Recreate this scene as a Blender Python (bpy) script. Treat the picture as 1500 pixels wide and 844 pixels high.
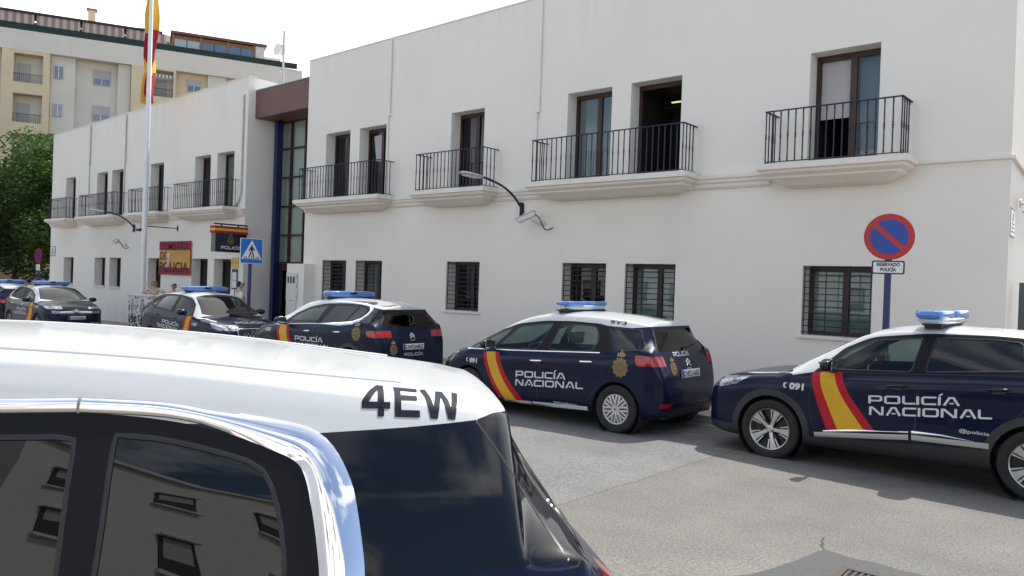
import bpy, bmesh, math, random
from mathutils import Vector, Matrix, geometry, interpolate
from mathutils.bvhtree import BVHTree
R = math.radians
random.seed(7)
for o in list(bpy.data.objects): bpy.data.objects.remove(o)
scn = bpy.context.scene
COL = scn.collection
# ------------------------------------------------------------------ camera
F_PX, YAW, PIT, ROL, CH = 1142.5, 0.717273, -0.0068759, 0.0342807, 1.9745
cam = bpy.data.cameras.new('camera'); camo = bpy.data.objects.new('camera', cam); COL.objects.link(camo)
fwd = Vector((-math.sin(YAW)*math.cos(PIT), math.cos(YAW)*math.cos(PIT), math.sin(PIT)))
rgt = Vector((math.cos(YAW), math.sin(YAW), 0)); up = rgt.cross(fwd)
cr, sr = math.cos(ROL), math.sin(ROL)
r2 = rgt*cr+up*-sr*-1 if False else rgt*cr - up*sr*-1
# image x axis u = x*cr + y*sr ; image y axis v = -x*sr + y*cr
r2 = rgt*cr + up*sr; u2 = up*cr - rgt*sr
M = Matrix((r2, u2, -fwd)).transposed().to_4x4(); M.translation = Vector((0, 0, CH))
camo.matrix_world = M
cam.sensor_width = 36; cam.lens = 36*F_PX/1500; cam.clip_start = .05; cam.clip_end = 3000
scn.camera = camo
scn.render.resolution_x = 1024; scn.render.resolution_y = 576
# ------------------------------------------------------------------ light
SUN_EL, SUN_AZ = 60.0, 2.0      # sun behind the police building; azimuth: degrees from +Y towards +X
w = bpy.data.worlds.new('World'); scn.world = w; w.use_nodes = True
nt = w.node_tree; nt.nodes.clear()
out = nt.nodes.new('ShaderNodeOutputWorld'); bg = nt.nodes.new('ShaderNodeBackground')
sky = nt.nodes.new('ShaderNodeTexSky'); sky.sky_type = 'NISHITA'; sky.sun_disc = False
sky.sun_elevation = R(SUN_EL); sky.sun_rotation = R(SUN_AZ); sky.dust_density = 2.0; sky.air_density = 1.0
tc = nt.nodes.new('ShaderNodeTexCoord')
mp = nt.nodes.new('ShaderNodeMapping'); mp.inputs['Scale'].default_value = (1, 1, 2.6)
nz = nt.nodes.new('ShaderNodeTexNoise'); nz.inputs['Scale'].default_value = 1.6; nz.inputs['Detail'].default_value = 7; nz.inputs['Roughness'].default_value = .58
rp = nt.nodes.new('ShaderNodeValToRGB'); rp.color_ramp.elements[0].position = .50; rp.color_ramp.elements[1].position = .72
# thin cloud veil, thicker over the hazy north-west (the side the photograph looks at)
vd = nt.nodes.new('ShaderNodeVectorMath'); vd.operation = 'DOT_PRODUCT'; vd.inputs[1].default_value = Vector((-.55, .8, .15)).normalized()
vr = nt.nodes.new('ShaderNodeMapRange'); vr.inputs['From Min'].default_value = .1; vr.inputs['From Max'].default_value = .75
vr.inputs['To Min'].default_value = 0; vr.inputs['To Max'].default_value = .85
ad = nt.nodes.new('ShaderNodeMath'); ad.operation = 'MAXIMUM'; ad.use_clamp = True
mx = nt.nodes.new('ShaderNodeMix'); mx.data_type = 'RGBA'; mx.inputs['B'].default_value = (12.4, 12.3, 11.9, 1)
L = nt.links.new
L(tc.outputs['Generated'], mp.inputs['Vector']); L(mp.outputs[0], nz.inputs['Vector']); L(nz.outputs['Fac'], rp.inputs['Fac'])
L(tc.outputs['Generated'], vd.inputs[0]); L(vd.outputs['Value'], vr.inputs['Value'])
L(rp.outputs['Color'], ad.inputs[0]); L(vr.outputs[0], ad.inputs[1]); L(ad.outputs[0], mx.inputs['Factor'])
L(sky.outputs[0], mx.inputs['A']); L(mx.outputs['Result'], bg.inputs['Color']); bg.inputs['Strength'].default_value = .125
L(bg.outputs[0], out.inputs['Surface'])
sd = bpy.data.lights.new('sun', 'SUN'); sd.energy = 3.3; sd.angle = R(.6); sd.color = (1, .955, .89)
so = bpy.data.objects.new('sun', sd); COL.objects.link(so)
az, el = R(SUN_AZ), R(SUN_EL)
sdir = Vector((math.sin(az)*math.cos(el), math.cos(az)*math.cos(el), math.sin(el)))
so.rotation_euler = sdir.to_track_quat('Z', 'Y').to_euler(); so.location = (0, 40, 60)
scn.view_settings.view_transform = 'Standard'; scn.view_settings.look = 'None'
scn.view_settings.exposure = .83; scn.view_settings.gamma = 1; scn.view_settings.use_curve_mapping = False
scn.render.engine = 'CYCLES'
scn.cycles.max_bounces = 8; scn.cycles.transparent_max_bounces = 12
# ------------------------------------------------------------------ materials
MATS = {}
def mat(name, col, rough=.6, metal=0, coat=0, spec=.5, nscale=0, namp=0, bump=0, bscale=60, col2=None, emit=0, hi=8, lo=.4):
    if name in MATS: return MATS[name]
    m = bpy.data.materials.new(name); m.use_nodes = True; t = m.node_tree; b = t.nodes['Principled BSDF']
    b.inputs['Base Color'].default_value = (*col, 1); b.inputs['Roughness'].default_value = rough
    b.inputs['Metallic'].default_value = metal; b.inputs['Coat Weight'].default_value = coat; b.inputs['Coat Roughness'].default_value = .03
    b.inputs['Specular IOR Level'].default_value = spec
    g = t.nodes.new('ShaderNodeTexCoord')
    if nscale:
        n = t.nodes.new('ShaderNodeTexNoise'); n.inputs['Scale'].default_value = nscale; n.inputs['Detail'].default_value = hi; n.inputs['Roughness'].default_value = .62
        x = t.nodes.new('ShaderNodeMix'); x.data_type = 'RGBA'
        c2 = col2 or tuple(max(0, c*(1-namp)) for c in col)
        x.inputs['A'].default_value = (*col, 1); x.inputs['B'].default_value = (*c2, 1)
        r = t.nodes.new('ShaderNodeMapRange'); r.inputs['From Min'].default_value = lo; r.inputs['From Max'].default_value = lo+.25
        t.links.new(g.outputs['Object'], n.inputs['Vector']); t.links.new(n.outputs['Fac'], r.inputs['Value'])
        t.links.new(r.outputs[0], x.inputs['Factor']); t.links.new(x.outputs['Result'], b.inputs['Base Color'])
    if bump:
        n = t.nodes.new('ShaderNodeTexNoise'); n.inputs['Scale'].default_value = bscale; n.inputs['Detail'].default_value = 6
        p = t.nodes.new('ShaderNodeBump'); p.inputs['Strength'].default_value = bump; p.inputs['Distance'].default_value = .01
        t.links.new(g.outputs['Object'], n.inputs['Vector']); t.links.new(n.outputs['Fac'], p.inputs['Height']); t.links.new(p.outputs[0], b.inputs['Normal'])
    if emit:
        b.inputs['Emission Color'].default_value = (*col, 1); b.inputs['Emission Strength'].default_value = emit
    MATS[name] = m; return m
def glass(name, tint, ior=1.5, rough=0.0):
    if name in MATS: return MATS[name]
    m = bpy.data.materials.new(name); m.use_nodes = True; t = m.node_tree; t.nodes.clear()
    o = t.nodes.new('ShaderNodeOutputMaterial'); a = t.nodes.new('ShaderNodeBsdfTransparent'); a.inputs[0].default_value = (*tint, 1)
    g = t.nodes.new('ShaderNodeBsdfGlossy'); g.inputs['Roughness'].default_value = rough
    f = t.nodes.new('ShaderNodeFresnel'); f.inputs['IOR'].default_value = ior
    geo = t.nodes.new('ShaderNodeNewGeometry'); x0 = t.nodes.new('ShaderNodeMix'); x0.data_type = 'FLOAT'
    # from behind use the same low reflectance instead of total internal reflection
    x0.inputs['B'].default_value = .05
    t.links.new(geo.outputs['Backfacing'], x0.inputs['Factor']); t.links.new(f.outputs[0], x0.inputs['A'])
    x = t.nodes.new('ShaderNodeMixShader')
    t.links.new(x0.outputs['Result'], x.inputs[0]); t.links.new(a.outputs[0], x.inputs[1]); t.links.new(g.outputs[0], x.inputs[2]); t.links.new(x.outputs[0], o.inputs[0])
    MATS[name] = m; return m
mat('navy', (.0028, .0062, .028), .35, coat=.5, spec=.1)
MATS['navy'].node_tree.nodes['Principled BSDF'].inputs['Coat IOR'].default_value = 1.4
mat('white_paint', (.47, .49, .495), .3, coat=.6)
mat('black_gloss', (.003, .0035, .006), .2, coat=.45, spec=.2)
mat('tint_panel', (.0014, .0024, .006), .08, coat=.12, spec=.35)
mat('black_frame', (.004, .0045, .007), .4, spec=.18)
mat('black_plastic', (.022, .023, .025), .55, nscale=40, namp=.2, bump=.15, bscale=300)
mat('rubber', (.012, .012, .013), .75, nscale=25, namp=.3)
mat('gasket', (.006, .006, .007), .45)
mat('chrome', (.86, .87, .88), .05, metal=1)
mat('alloy', (.50, .51, .52), .28, metal=.85)
mat('alloy_dark', (.02, .02, .022), .3, metal=.3)
mat('hubcap', (.50, .51, .52), .35, metal=.5)
mat('disc_metal', (.12, .12, .12), .4, metal=.8)
mat('decal_white', (.56, .58, .60), .5, spec=.3)
mat('decal_dark', (.006, .008, .02), .6, spec=.15)
mat('decal_red', (.40, .008, .018), .5, spec=.25)
mat('decal_yellow', (.60, .35, .02), .5, spec=.25)
mat('decal_gold', (.42, .30, .10), .4)
mat('decal_blue', (.01, .06, .35), .4)
mat('tail_red', (.32, .004, .010), .12, coat=.8)
mat('lamp_clear', (.42, .44, .47), .1, metal=.6, coat=1, nscale=22, namp=.88)
mat('plate_white', (.74, .73, .68), .7, spec=.2)
mat('seat_cloth', (.03, .032, .036), .9)
mat('dash', (.02, .02, .022), .6)
mat('inner_dark', (.01, .01, .011), .9)
glass('glass_front', (.40, .50, .46)); glass('glass_rear', (.016, .018, .021), 1.62); glass('windscreen', (.42, .50, .46))
def bluemat(name, col, tr):
    m = mat(name, col, .06, coat=1); b = m.node_tree.nodes['Principled BSDF']; b.inputs['Transmission Weight'].default_value = tr; return m
bluemat('beacon_blue', (.09, .27, .70), .4); bluemat('beacon_clear', (.70, .80, .92), .4)
# ------------------------------------------------------------------ helpers
def tag(o, label=None, cat=None, group=None, kind=None):
    if label: o['label'] = label
    if cat: o['category'] = cat
    if group: o['group'] = group
    if kind: o['kind'] = kind
    return o
def empty(name, loc=(0, 0, 0), rz=0, **k):
    o = bpy.data.objects.new(name, None); o.empty_display_size = .2; o.location = loc; o.rotation_euler = (0, 0, rz); COL.objects.link(o)
    return tag(o, **k)
class MB:
    def __init__(s): s.v = []; s.f = []; s.mi = []; s.m = 0
    def add(s, vs, fs):
        b = len(s.v); s.v += [tuple(v) for v in vs]; s.f += [tuple(i+b for i in f) for f in fs]; s.mi += [s.m]*len(fs); return s
    def box(s, x0, x1, y0, y1, z0, z1):
        return s.add([(x0, y0, z0), (x1, y0, z0), (x1, y1, z0), (x0, y1, z0), (x0, y0, z1), (x1, y0, z1), (x1, y1, z1), (x0, y1, z1)],
                     [(0, 3, 2, 1), (4, 5, 6, 7), (0, 1, 5, 4), (1, 2, 6, 5), (2, 3, 7, 6), (3, 0, 4, 7)])
    def tube(s, pts, r, n=8, caps=True):
        pts = [Vector(p) for p in pts]; rs = r if isinstance(r, (list, tuple)) else [r]*len(pts)
        rings = []; up0 = None
        for i, p in enumerate(pts):
            t = (pts[min(i+1, len(pts)-1)]-pts[max(i-1, 0)]).normalized()
            if up0 is None: up0 = Vector((0, 0, 1)) if abs(t.z) < .9 else Vector((1, 0, 0))
            a = t.cross(up0).normalized(); b = a.cross(t).normalized(); up0 = b
            rings.append([p+(a*math.cos(2*math.pi*k/n)+b*math.sin(2*math.pi*k/n))*rs[i] for k in range(n)])
        vs = [v for rg in rings for v in rg]; fs = []
        for i in range(len(pts)-1):
            for k in range(n): fs.append((i*n+k, (i+1)*n+k, (i+1)*n+(k+1) % n, i*n+(k+1) % n))
        if caps: fs.append(tuple(range(n))); fs.append(tuple(range(len(vs)-1, len(vs)-n-1, -1)))
        return s.add(vs, fs)
    def prism(s, poly, a, b, axis='y'):
        n = len(poly)
        def P(u, v, h): return {'y': (u, h, v), 'x': (h, u, v), 'z': (u, v, h)}[axis]
        vs = [P(u, v, a) for u, v in poly]+[P(u, v, b) for u, v in poly]
        tri = geometry.tessellate_polygon([[Vector((u, v, 0)) for u, v in poly]])
        fs = [tuple(t) for t in tri]+[tuple(i+n for i in reversed(t)) for t in tri]
        fs += [(i, i+n, (i+1) % n+n, (i+1) % n) for i in range(n)]
        return s.add(vs, fs)
    def lathe(s, prof, c=(0, 0, 0), n=32, axis='y'):
        vs = []; m = len(prof)
        for k in range(n):
            a = 2*math.pi*k/n
            for r, h in prof:
                u, v = r*math.cos(a), r*math.sin(a)
                q = {'y': (u, h, v), 'z': (u, v, h), 'x': (h, u, v)}[axis]; vs.append((q[0]+c[0], q[1]+c[1], q[2]+c[2]))
        fs = []
        for k in range(n):
            for j in range(m-1): fs.append((k*m+j, k*m+j+1, ((k+1) % n)*m+j+1, ((k+1) % n)*m+j))
        return s.add(vs, fs)
    def build(s, name, m, parent=None, smooth=False, loc=None, rot=None, fix=True, angle=40):
        me = bpy.data.meshes.new(name); me.from_pydata(s.v, [], s.f)
        ms = m if isinstance(m, (list, tuple)) else [m]
        for x in ms: me.materials.append(MATS[x] if isinstance(x, str) else x)
        if len(ms) > 1: me.polygons.foreach_set('material_index', s.mi)
        if fix:
            bm = bmesh.new(); bm.from_mesh(me); bmesh.ops.remove_doubles(bm, verts=bm.verts, dist=1e-5); bmesh.ops.recalc_face_normals(bm, faces=bm.faces); bm.to_mesh(me); bm.free()
        if smooth:
            me.shade_smooth()
            try: me.set_sharp_from_angle(angle=R(angle))
            except Exception: pass
        o = bpy.data.objects.new(name, me); COL.objects.link(o)
        if parent: o.parent = parent
        if loc: o.location = loc
        if rot: o.rotation_euler = rot
        return o
def rbox(name, m, dims, parent=None, loc=(0, 0, 0), bev=.01, seg=2, rot=(0, 0, 0)):
    bm = bmesh.new(); bmesh.ops.create_cube(bm, size=1)
    for v in bm.verts: v.co = Vector((v.co.x*dims[0], v.co.y*dims[1], v.co.z*dims[2]))
    bmesh.ops.bevel(bm, geom=bm.edges[:], offset=bev, segments=seg, affect='EDGES', profile=.5)
    me = bpy.data.meshes.new(name); bm.to_mesh(me); bm.free(); me.shade_smooth(); me.materials.append(MATS[m])
    try: me.set_sharp_from_angle(angle=R(50))
    except Exception: pass
    o = bpy.data.objects.new(name, me); COL.objects.link(o); o.location = loc; o.rotation_euler = rot
    if parent: o.parent = parent
    return o
def pchip(pts):
    xs = [p[0] for p in pts]; ys = [p[1] for p in pts]; n = len(xs)
    d = [(ys[i+1]-ys[i])/(xs[i+1]-xs[i]) for i in range(n-1)]; m = [d[0]]+[0]*(n-2)+[d[-1]]
    for i in range(1, n-1):
        if d[i-1]*d[i] > 0: m[i] = 2*d[i-1]*d[i]/(d[i-1]+d[i])
    def f(x):
        if x <= xs[0]: return ys[0]
        if x >= xs[-1]: return ys[-1]
        i = 0
        while x > xs[i+1]: i += 1
        h = xs[i+1]-xs[i]; t = (x-xs[i])/h
        return (2*t**3-3*t*t+1)*ys[i]+(t**3-2*t*t+t)*h*m[i]+(-2*t**3+3*t*t)*ys[i+1]+(t**3-t*t)*h*m[i+1]
    return f
def catmull(pts, per=6, closed=False):
    n = len(pts); o = []
    rng = n if closed else n-1
    for i in range(rng):
        g = (lambda k: pts[k % n]) if closed else (lambda k: pts[max(0, min(n-1, k))])
        p0, p1, p2, p3 = g(i-1), g(i), g(i+1), g(i+2)
        for k in range(per):
            t = k/per
            o.append(tuple(.5*((2*b)+(-a+c)*t+(2*a-5*b+4*c-d)*t*t+(-a+3*b-3*c+d)*t**3) for a, b, c, d in zip(p0, p1, p2, p3)))
    if not closed: o.append(tuple(pts[-1]))
    return o
def rounded(poly, r, n=5):
    o = []; m = len(poly)
    for i in range(m):
        rr = r[i] if isinstance(r, (list, tuple)) else r
        p = Vector(poly[i]); a = Vector(poly[i-1])-p; b = Vector(poly[(i+1) % m])-p
        if rr <= 0: o.append(tuple(p)); continue
        rr = min(rr, a.length*.45, b.length*.45)
        A = p+a.normalized()*rr; B = p+b.normalized()*rr
        for k in range(n+1):
            t = k/n; o.append(tuple((1-t)**2*A+2*t*(1-t)*p+t*t*B))
    return o
def inpoly(x, y, poly):
    c = False; j = len(poly)-1
    for i in range(len(poly)):
        xi, yi = poly[i]; xj, yj = poly[j]
        if (yi > y) != (yj > y) and x < (xj-xi)*(y-yi)/(yj-yi)+xi: c = not c
        j = i
    return c
def lerp(a, b, t): return a+(b-a)*t
def text_mesh(s, size=1.0, bold=0.0, align='LEFT', sx=1.0, sp=1.0):
    c = bpy.data.curves.new('t', 'FONT'); c.body = s; c.size = size; c.offset = bold; c.align_x = align; c.fill_mode = 'FRONT'; c.resolution_u = 3; c.space_character = sp
    o = bpy.data.objects.new('t', c); COL.objects.link(o); dg = bpy.context.evaluated_depsgraph_get()
    me = bpy.data.meshes.new_from_object(o.evaluated_get(dg)); vs = [(v.co.x*sx, v.co.y) for v in me.vertices]; fs = [tuple(p.vertices) for p in me.polygons]
    bpy.data.objects.remove(o); bpy.data.curves.remove(c); bpy.data.meshes.remove(me)
    return vs, fs
# wide stroke lettering used by the force
def ribbon2d(pl, t, closed=False):
    n = len(pl); vs = []; P = [Vector(p) for p in pl]
    for i in range(n):
        a = P[i-1] if (i > 0 or closed) else None; b = P[(i+1) % n] if (i < n-1 or closed) else None
        d1 = (P[i]-a).normalized() if a else None; d2 = (b-P[i]).normalized() if b else None
        if d1 is None: d1 = d2
        if d2 is None: d2 = d1
        n1 = Vector((-d1.y, d1.x)); n2 = Vector((-d2.y, d2.x)); mm = n1+n2
        mm = mm.normalized()*(t/2/max(.45, mm.normalized().dot(n1))) if mm.length > 1e-6 else n1*t/2
        vs += [tuple(P[i]+mm), tuple(P[i]-mm)]
    fs = [(2*i, 2*i+1, (2*i+3) % (2*n), (2*i+2) % (2*n)) for i in range(n if closed else n-1)]
    return vs, fs
def force_word(word, t=.2):
    V = []; Fs = []; x = 0; a = t/2; c = .1
    def put(r):
        b = len(V); V.extend((p[0]+x, p[1]) for p in r[0]); Fs.extend(tuple(i+b for i in f) for f in r[1])
    for ch in word:
        if ch == 'P': put(ribbon2d([(a, 0), (a, 1-a), (1.1-a-c, 1-a), (1.1-a, 1-a-c), (1.1-a, .36+c), (1.1-a-c, .36), (t+.01, .36)], t)); x += 1.25
        elif ch == 'O': put(ribbon2d([(a+c, a), (a, a+c), (a, 1-a-c), (a+c, 1-a), (1.25-a-c, 1-a), (1.25-a, 1-a-c), (1.25-a, a+c), (1.25-a-c, a)], t, True)); x += 1.4
        elif ch == 'L': put(ribbon2d([(a, 1), (a, a+c), (a+c, a), (1.0, a)], t)); x += 1.06
        elif ch == 'I': put(ribbon2d([(a, 0), (a, 1)], t)); x += .36
        elif ch == 'J':
            put(ribbon2d([(a, 0), (a, 1)], t)); put(ribbon2d([(a-.02, 1.12), (a+.22, 1.36)], t*.8)); x += .36
        elif ch == 'C': put(ribbon2d([(1.1, 1-a), (a+c, 1-a), (a, 1-a-c), (a, a+c), (a+c, a), (1.1, a)], t)); x += 1.22
        elif ch == 'A':
            put(ribbon2d([(a*.8, 0), (.46, 1-a), (.74, 1-a), (1.2-a*.8, 0)], t)); put(ribbon2d([(.46, .24), (.76, .24)], t*.75)); x += 1.3
        elif ch == 'N': put(ribbon2d([(a, 0), (a, 1-a), (a+.16, 1-a), (1.2-a-.16, a), (1.2-a, a), (1.2-a, 1)], t)); x += 1.4
        elif ch == ' ': x += .6
    return V, Fs, x-.15
def flat_letters(V, Fs, origin, ux, uy, scale, name, m, parent, sx=1.0):
    """flat lettering on a plane; origin 3D, ux/uy unit vectors"""
    o = Vector(origin); ux = Vector(ux); uy = Vector(uy)
    b = MB(); b.add([o+ux*(v[0]*scale*sx)+uy*(v[1]*scale) for v in V], Fs)
    return b.build(name, m, parent, fix=False)
# ------------------------------------------------------------------ ground
def gz(x, y=8):
    g = -.012*max(0, -4-x)
    t = max(0, min(1, (5.0-y)/2.0)); return g+.1*t*t*(3-2*t)
mat('plaster', (.765, .742, .668), .9, nscale=.35, namp=.06, bump=.12, bscale=18, lo=.45)
mat('plaster_trim', (.74, .705, .63), .85, nscale=2.5, namp=.10, bump=.1, bscale=25, lo=.5)
mat('plaster_beige', (.64, .605, .53), .9, nscale=.5, namp=.07, bump=.1, bscale=12)
mat('plaster_yellow', (.64, .53, .35), .9, nscale=.5, namp=.08, bump=.1, bscale=12)
mat('brown_frame', (.045, .016, .010), .45, nscale=8, namp=.3)
mat('brown_canopy', (.15, .068, .052), .5, nscale=1.2, namp=.15)
mat('blue_steel', (.006, .012, .085), .4, nscale=3, namp=.3)
mat('iron', (.007, .010, .032), .5, nscale=20, namp=.3)
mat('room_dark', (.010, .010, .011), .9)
mat('blind_grey', (.42, .41, .41), .8); mat('blind_teal', (.34, .43, .41), .8, nscale=2, namp=.1); mat('pane_reflection_blue', (.26, .29, .31), .8); mat('curtain', (.26, .28, .25), .9, nscale=3, namp=.25)  # the bluish tone stands for light reflected in the upper door panes
mat('cabinet_white', (.62, .62, .60), .5, nscale=2, namp=.06)
mat('metal_light', (.55, .56, .57), .4, metal=.5, nscale=6, namp=.15)
mat('pipe_grey', (.50, .50, .48), .6, nscale=4, namp=.2)
mat('roof_tile', (.22, .10, .06), .8, nscale=3, namp=.3)
mat('wood_orange', (.30, .14, .06), .6, nscale=5, namp=.3)
mat('green_net', (.012, .035, .028), .8, nscale=6, namp=.3)
mat('awning_edge', (.02, .018, .022), .6)
mat('kerb_stone', (.30, .295, .28), .85, nscale=6, namp=.25, bump=.3, bscale=40)
mat('soil', (.16, .13, .10), .95, nscale=.6, namp=.3)
glass('pane', (.80, .84, .83), 1.6); glass('pane_dark', (.10, .12, .14), 1.6)
def striped(name, c1, c2, scale, axis='X'):
    m = mat(name, c1, .8); t = m.node_tree; b = t.nodes['Principled BSDF']
    g = t.nodes.new('ShaderNodeTexCoord'); w_ = t.nodes.new('ShaderNodeTexWave'); w_.wave_type = 'BANDS'; w_.bands_direction = axis; w_.inputs['Scale'].default_value = scale
    r = t.nodes.new('ShaderNodeValToRGB'); r.color_ramp.interpolation = 'CONSTANT'; r.color_ramp.elements[0].color = (*c1, 1); r.color_ramp.elements[1].color = (*c2, 1); r.color_ramp.elements[1].position = .5
    t.links.new(g.outputs['Object'], w_.inputs['Vector']); t.links.new(w_.outputs['Fac'], r.inputs['Fac']); t.links.new(r.outputs['Color'], b.inputs['Base Color'])
striped('awning_stripe', (.46, .38, .33), (.25, .19, .17), .62)
striped('awning_small', (.6, .58, .55), (.15, .15, .15), 1.2)
# --- weathered plaster: faint streaks running down from the parapet
def add_streaks(name, col2, z0, z1):
    m = MATS[name]; t = m.node_tree; b = t.nodes['Principled BSDF']; src = b.inputs['Base Color'].links[0].from_socket
    g = t.nodes.new('ShaderNodeTexCoord'); mp_ = t.nodes.new('ShaderNodeMapping'); mp_.inputs['Scale'].default_value = (1.6, 1.6, .09)
    n = t.nodes.new('ShaderNodeTexNoise'); n.inputs['Scale'].default_value = 1.6; n.inputs['Detail'].default_value = 8; n.inputs['Roughness'].default_value = .7
    r = t.nodes.new('ShaderNodeMapRange'); r.inputs['From Min'].default_value = .50; r.inputs['From Max'].default_value = .78
    s = t.nodes.new('ShaderNodeSeparateXYZ'); z = t.nodes.new('ShaderNodeMapRange'); z.inputs['From Min'].default_value = z0; z.inputs['From Max'].default_value = z1
    k = t.nodes.new('ShaderNodeMath'); k.operation = 'MULTIPLY'; x = t.nodes.new('ShaderNodeMix'); x.data_type = 'RGBA'; x.inputs['B'].default_value = (*col2, 1)
    l = t.links.new
    l(g.outputs['Object'], mp_.inputs['Vector']); l(mp_.outputs[0], n.inputs['Vector']); l(n.outputs['Fac'], r.inputs['Value'])
    l(g.outputs['Object'], s.inputs[0]); l(s.outputs['Z'], z.inputs['Value']); l(r.outputs[0], k.inputs[0]); l(z.outputs[0], k.inputs[1])
    l(k.outputs[0], x.inputs['Factor']); l(src, x.inputs['A']); l(x.outputs['Result'], b.inputs['Base Color'])
add_streaks('plaster', (.60, .585, .55), 6.8, 9.4); add_streaks('plaster', (.52, .49, .44), .9, -.5)
def asphalt():
    m = mat('asphalt', (.2, .2, .2), .88); t = m.node_tree; b = t.nodes['Principled BSDF']; N = t.nodes.new; l = t.links.new
    g = N('ShaderNodeTexCoord'); s = N('ShaderNodeSeparateXYZ'); l(g.outputs['Object'], s.inputs[0])
    wob = N('ShaderNodeTexNoise'); wob.inputs['Scale'].default_value = 3.0; wob.inputs['Detail'].default_value = 5; l(g.outputs['Object'], wob.inputs['Vector'])
    wv = N('ShaderNodeMath'); wv.operation = 'MULTIPLY_ADD'; wv.inputs[1].default_value = .10; l(wob.outputs['Fac'], wv.inputs[0]); l(s.outputs['X'], wv.inputs[2])
    # older light surfacing left of the joint, smoother brownish one right of it
    side = N('ShaderNodeMapRange'); side.inputs['From Min'].default_value = -4.18; side.inputs['From Max'].default_value = -4.15; l(wv.outputs[0], side.inputs['Value'])
    cA = N('ShaderNodeMix'); cA.data_type = 'RGBA'; cA.inputs['A'].default_value = (.140, .139, .134, 1); cA.inputs['B'].default_value = (.131, .126, .114, 1); l(side.outputs[0], cA.inputs['Factor'])
    big = N('ShaderNodeTexNoise'); big.inputs['Scale'].default_value = .7; big.inputs['Detail'].default_value = 6; big.inputs['Roughness'].default_value = .65; l(g.outputs['Object'], big.inputs['Vector'])
    br = N('ShaderNodeMapRange'); br.inputs['From Min'].default_value = .35; br.inputs['From Max'].default_value = .7; br.inputs['To Min'].default_value = .78; br.inputs['To Max'].default_value = 1.14; l(big.outputs['Fac'], br.inputs['Value'])
    fine = N('ShaderNodeTexNoise'); fine.inputs['Scale'].default_value = 48; fine.inputs['Detail'].default_value = 3; fine.inputs['Roughness'].default_value = .8; l(g.outputs['Object'], fine.inputs['Vector'])
    fr = N('ShaderNodeMapRange'); fr.inputs['From Min'].default_value = .3; fr.inputs['From Max'].default_value = .7; fr.inputs['To Min'].default_value = .42; fr.inputs['To Max'].default_value = 1.62; l(fine.outputs['Fac'], fr.inputs['Value'])
    m1 = N('ShaderNodeMath'); m1.operation = 'MULTIPLY'; l(br.outputs[0], m1.inputs[0]); l(fr.outputs[0], m1.inputs[1])
    # dark flecks stretched along the traffic
    mp_ = N('ShaderNodeMapping'); mp_.inputs['Scale'].default_value = (1.0, 3.6, 1); l(g.outputs['Object'], mp_.inputs['Vector'])
    fl = N('ShaderNodeTexNoise'); fl.inputs['Scale'].default_value = 11; fl.inputs['Detail'].default_value = 4; fl.inputs['Roughness'].default_value = .6; l(mp_.outputs[0], fl.inputs['Vector'])
    flr = N('ShaderNodeMapRange'); flr.inputs['From Min'].default_value = .62; flr.inputs['From Max'].default_value = .70; flr.inputs['To Min'].default_value = 1; flr.inputs['To Max'].default_value = .60; l(fl.outputs['Fac'], flr.inputs['Value'])
    m2 = N('ShaderNodeMath'); m2.operation = 'MULTIPLY'; l(m1.outputs[0], m2.inputs[0]); l(flr.outputs[0], m2.inputs[1])
    # joint line
    ab = N('ShaderNodeMath'); ab.operation = 'ADD'; ab.inputs[1].default_value = 4.165; l(wv.outputs[0], ab.inputs[0])
    ab2 = N('ShaderNodeMath'); ab2.operation = 'ABSOLUTE'; l(ab.outputs[0], ab2.inputs[0])
    jr = N('ShaderNodeMapRange'); jr.inputs['From Min'].default_value = .004; jr.inputs['From Max'].default_value = .018; jr.inputs['To Min'].default_value = .62; jr.inputs['To Max'].default_value = 1; l(ab2.outputs[0], jr.inputs['Value'])
    m3 = N('ShaderNodeMath'); m3.operation = 'MULTIPLY'; l(m2.outputs[0], m3.inputs[0]); l(jr.outputs[0], m3.inputs[1])
    # fine cracks
    vor = N('ShaderNodeTexVoronoi'); vor.feature = 'DISTANCE_TO_EDGE'; vor.inputs['Scale'].default_value = .55
    dis = N('ShaderNodeMix'); dis.data_type = 'RGBA'; dis.inputs['Factor'].default_value = .12; l(g.outputs['Object'], dis.inputs['A'])
    dn = N('ShaderNodeTexNoise'); dn.inputs['Scale'].default_value = 3; dn.inputs['Detail'].default_value = 6; l(g.outputs['Object'], dn.inputs['Vector']); l(dn.outputs['Color'], dis.inputs['B']); l(dis.outputs['Result'], vor.inputs['Vector'])
    ck = N('ShaderNodeMapRange'); ck.inputs['From Min'].default_value = .001; ck.inputs['From Max'].default_value = .006; ck.inputs['To Min'].default_value = .97; ck.inputs['To Max'].default_value = 1; l(vor.outputs['Distance'], ck.inputs['Value'])
    m4 = N('ShaderNodeMath'); m4.operation = 'MULTIPLY'; l(m3.outputs[0], m4.inputs[0]); l(ck.outputs[0], m4.inputs[1])
    mul = N('ShaderNodeVectorMath'); mul.operation = 'SCALE'; l(cA.outputs['Result'], mul.inputs[0]); l(m4.outputs[0], mul.inputs['Scale']); l(mul.outputs[0], b.inputs['Base Color'])
    bp_ = N('ShaderNodeBump'); bp_.inputs['Strength'].default_value = .5; bp_.inputs['Distance'].default_value = .006; l(fine.outputs['Fac'], bp_.inputs['Height']); l(bp_.outputs[0], b.inputs['Normal'])
asphalt()
mat('asphalt_patch', (.070, .071, .074), .85, nscale=60, namp=.35, bump=.3, bscale=120)
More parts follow.
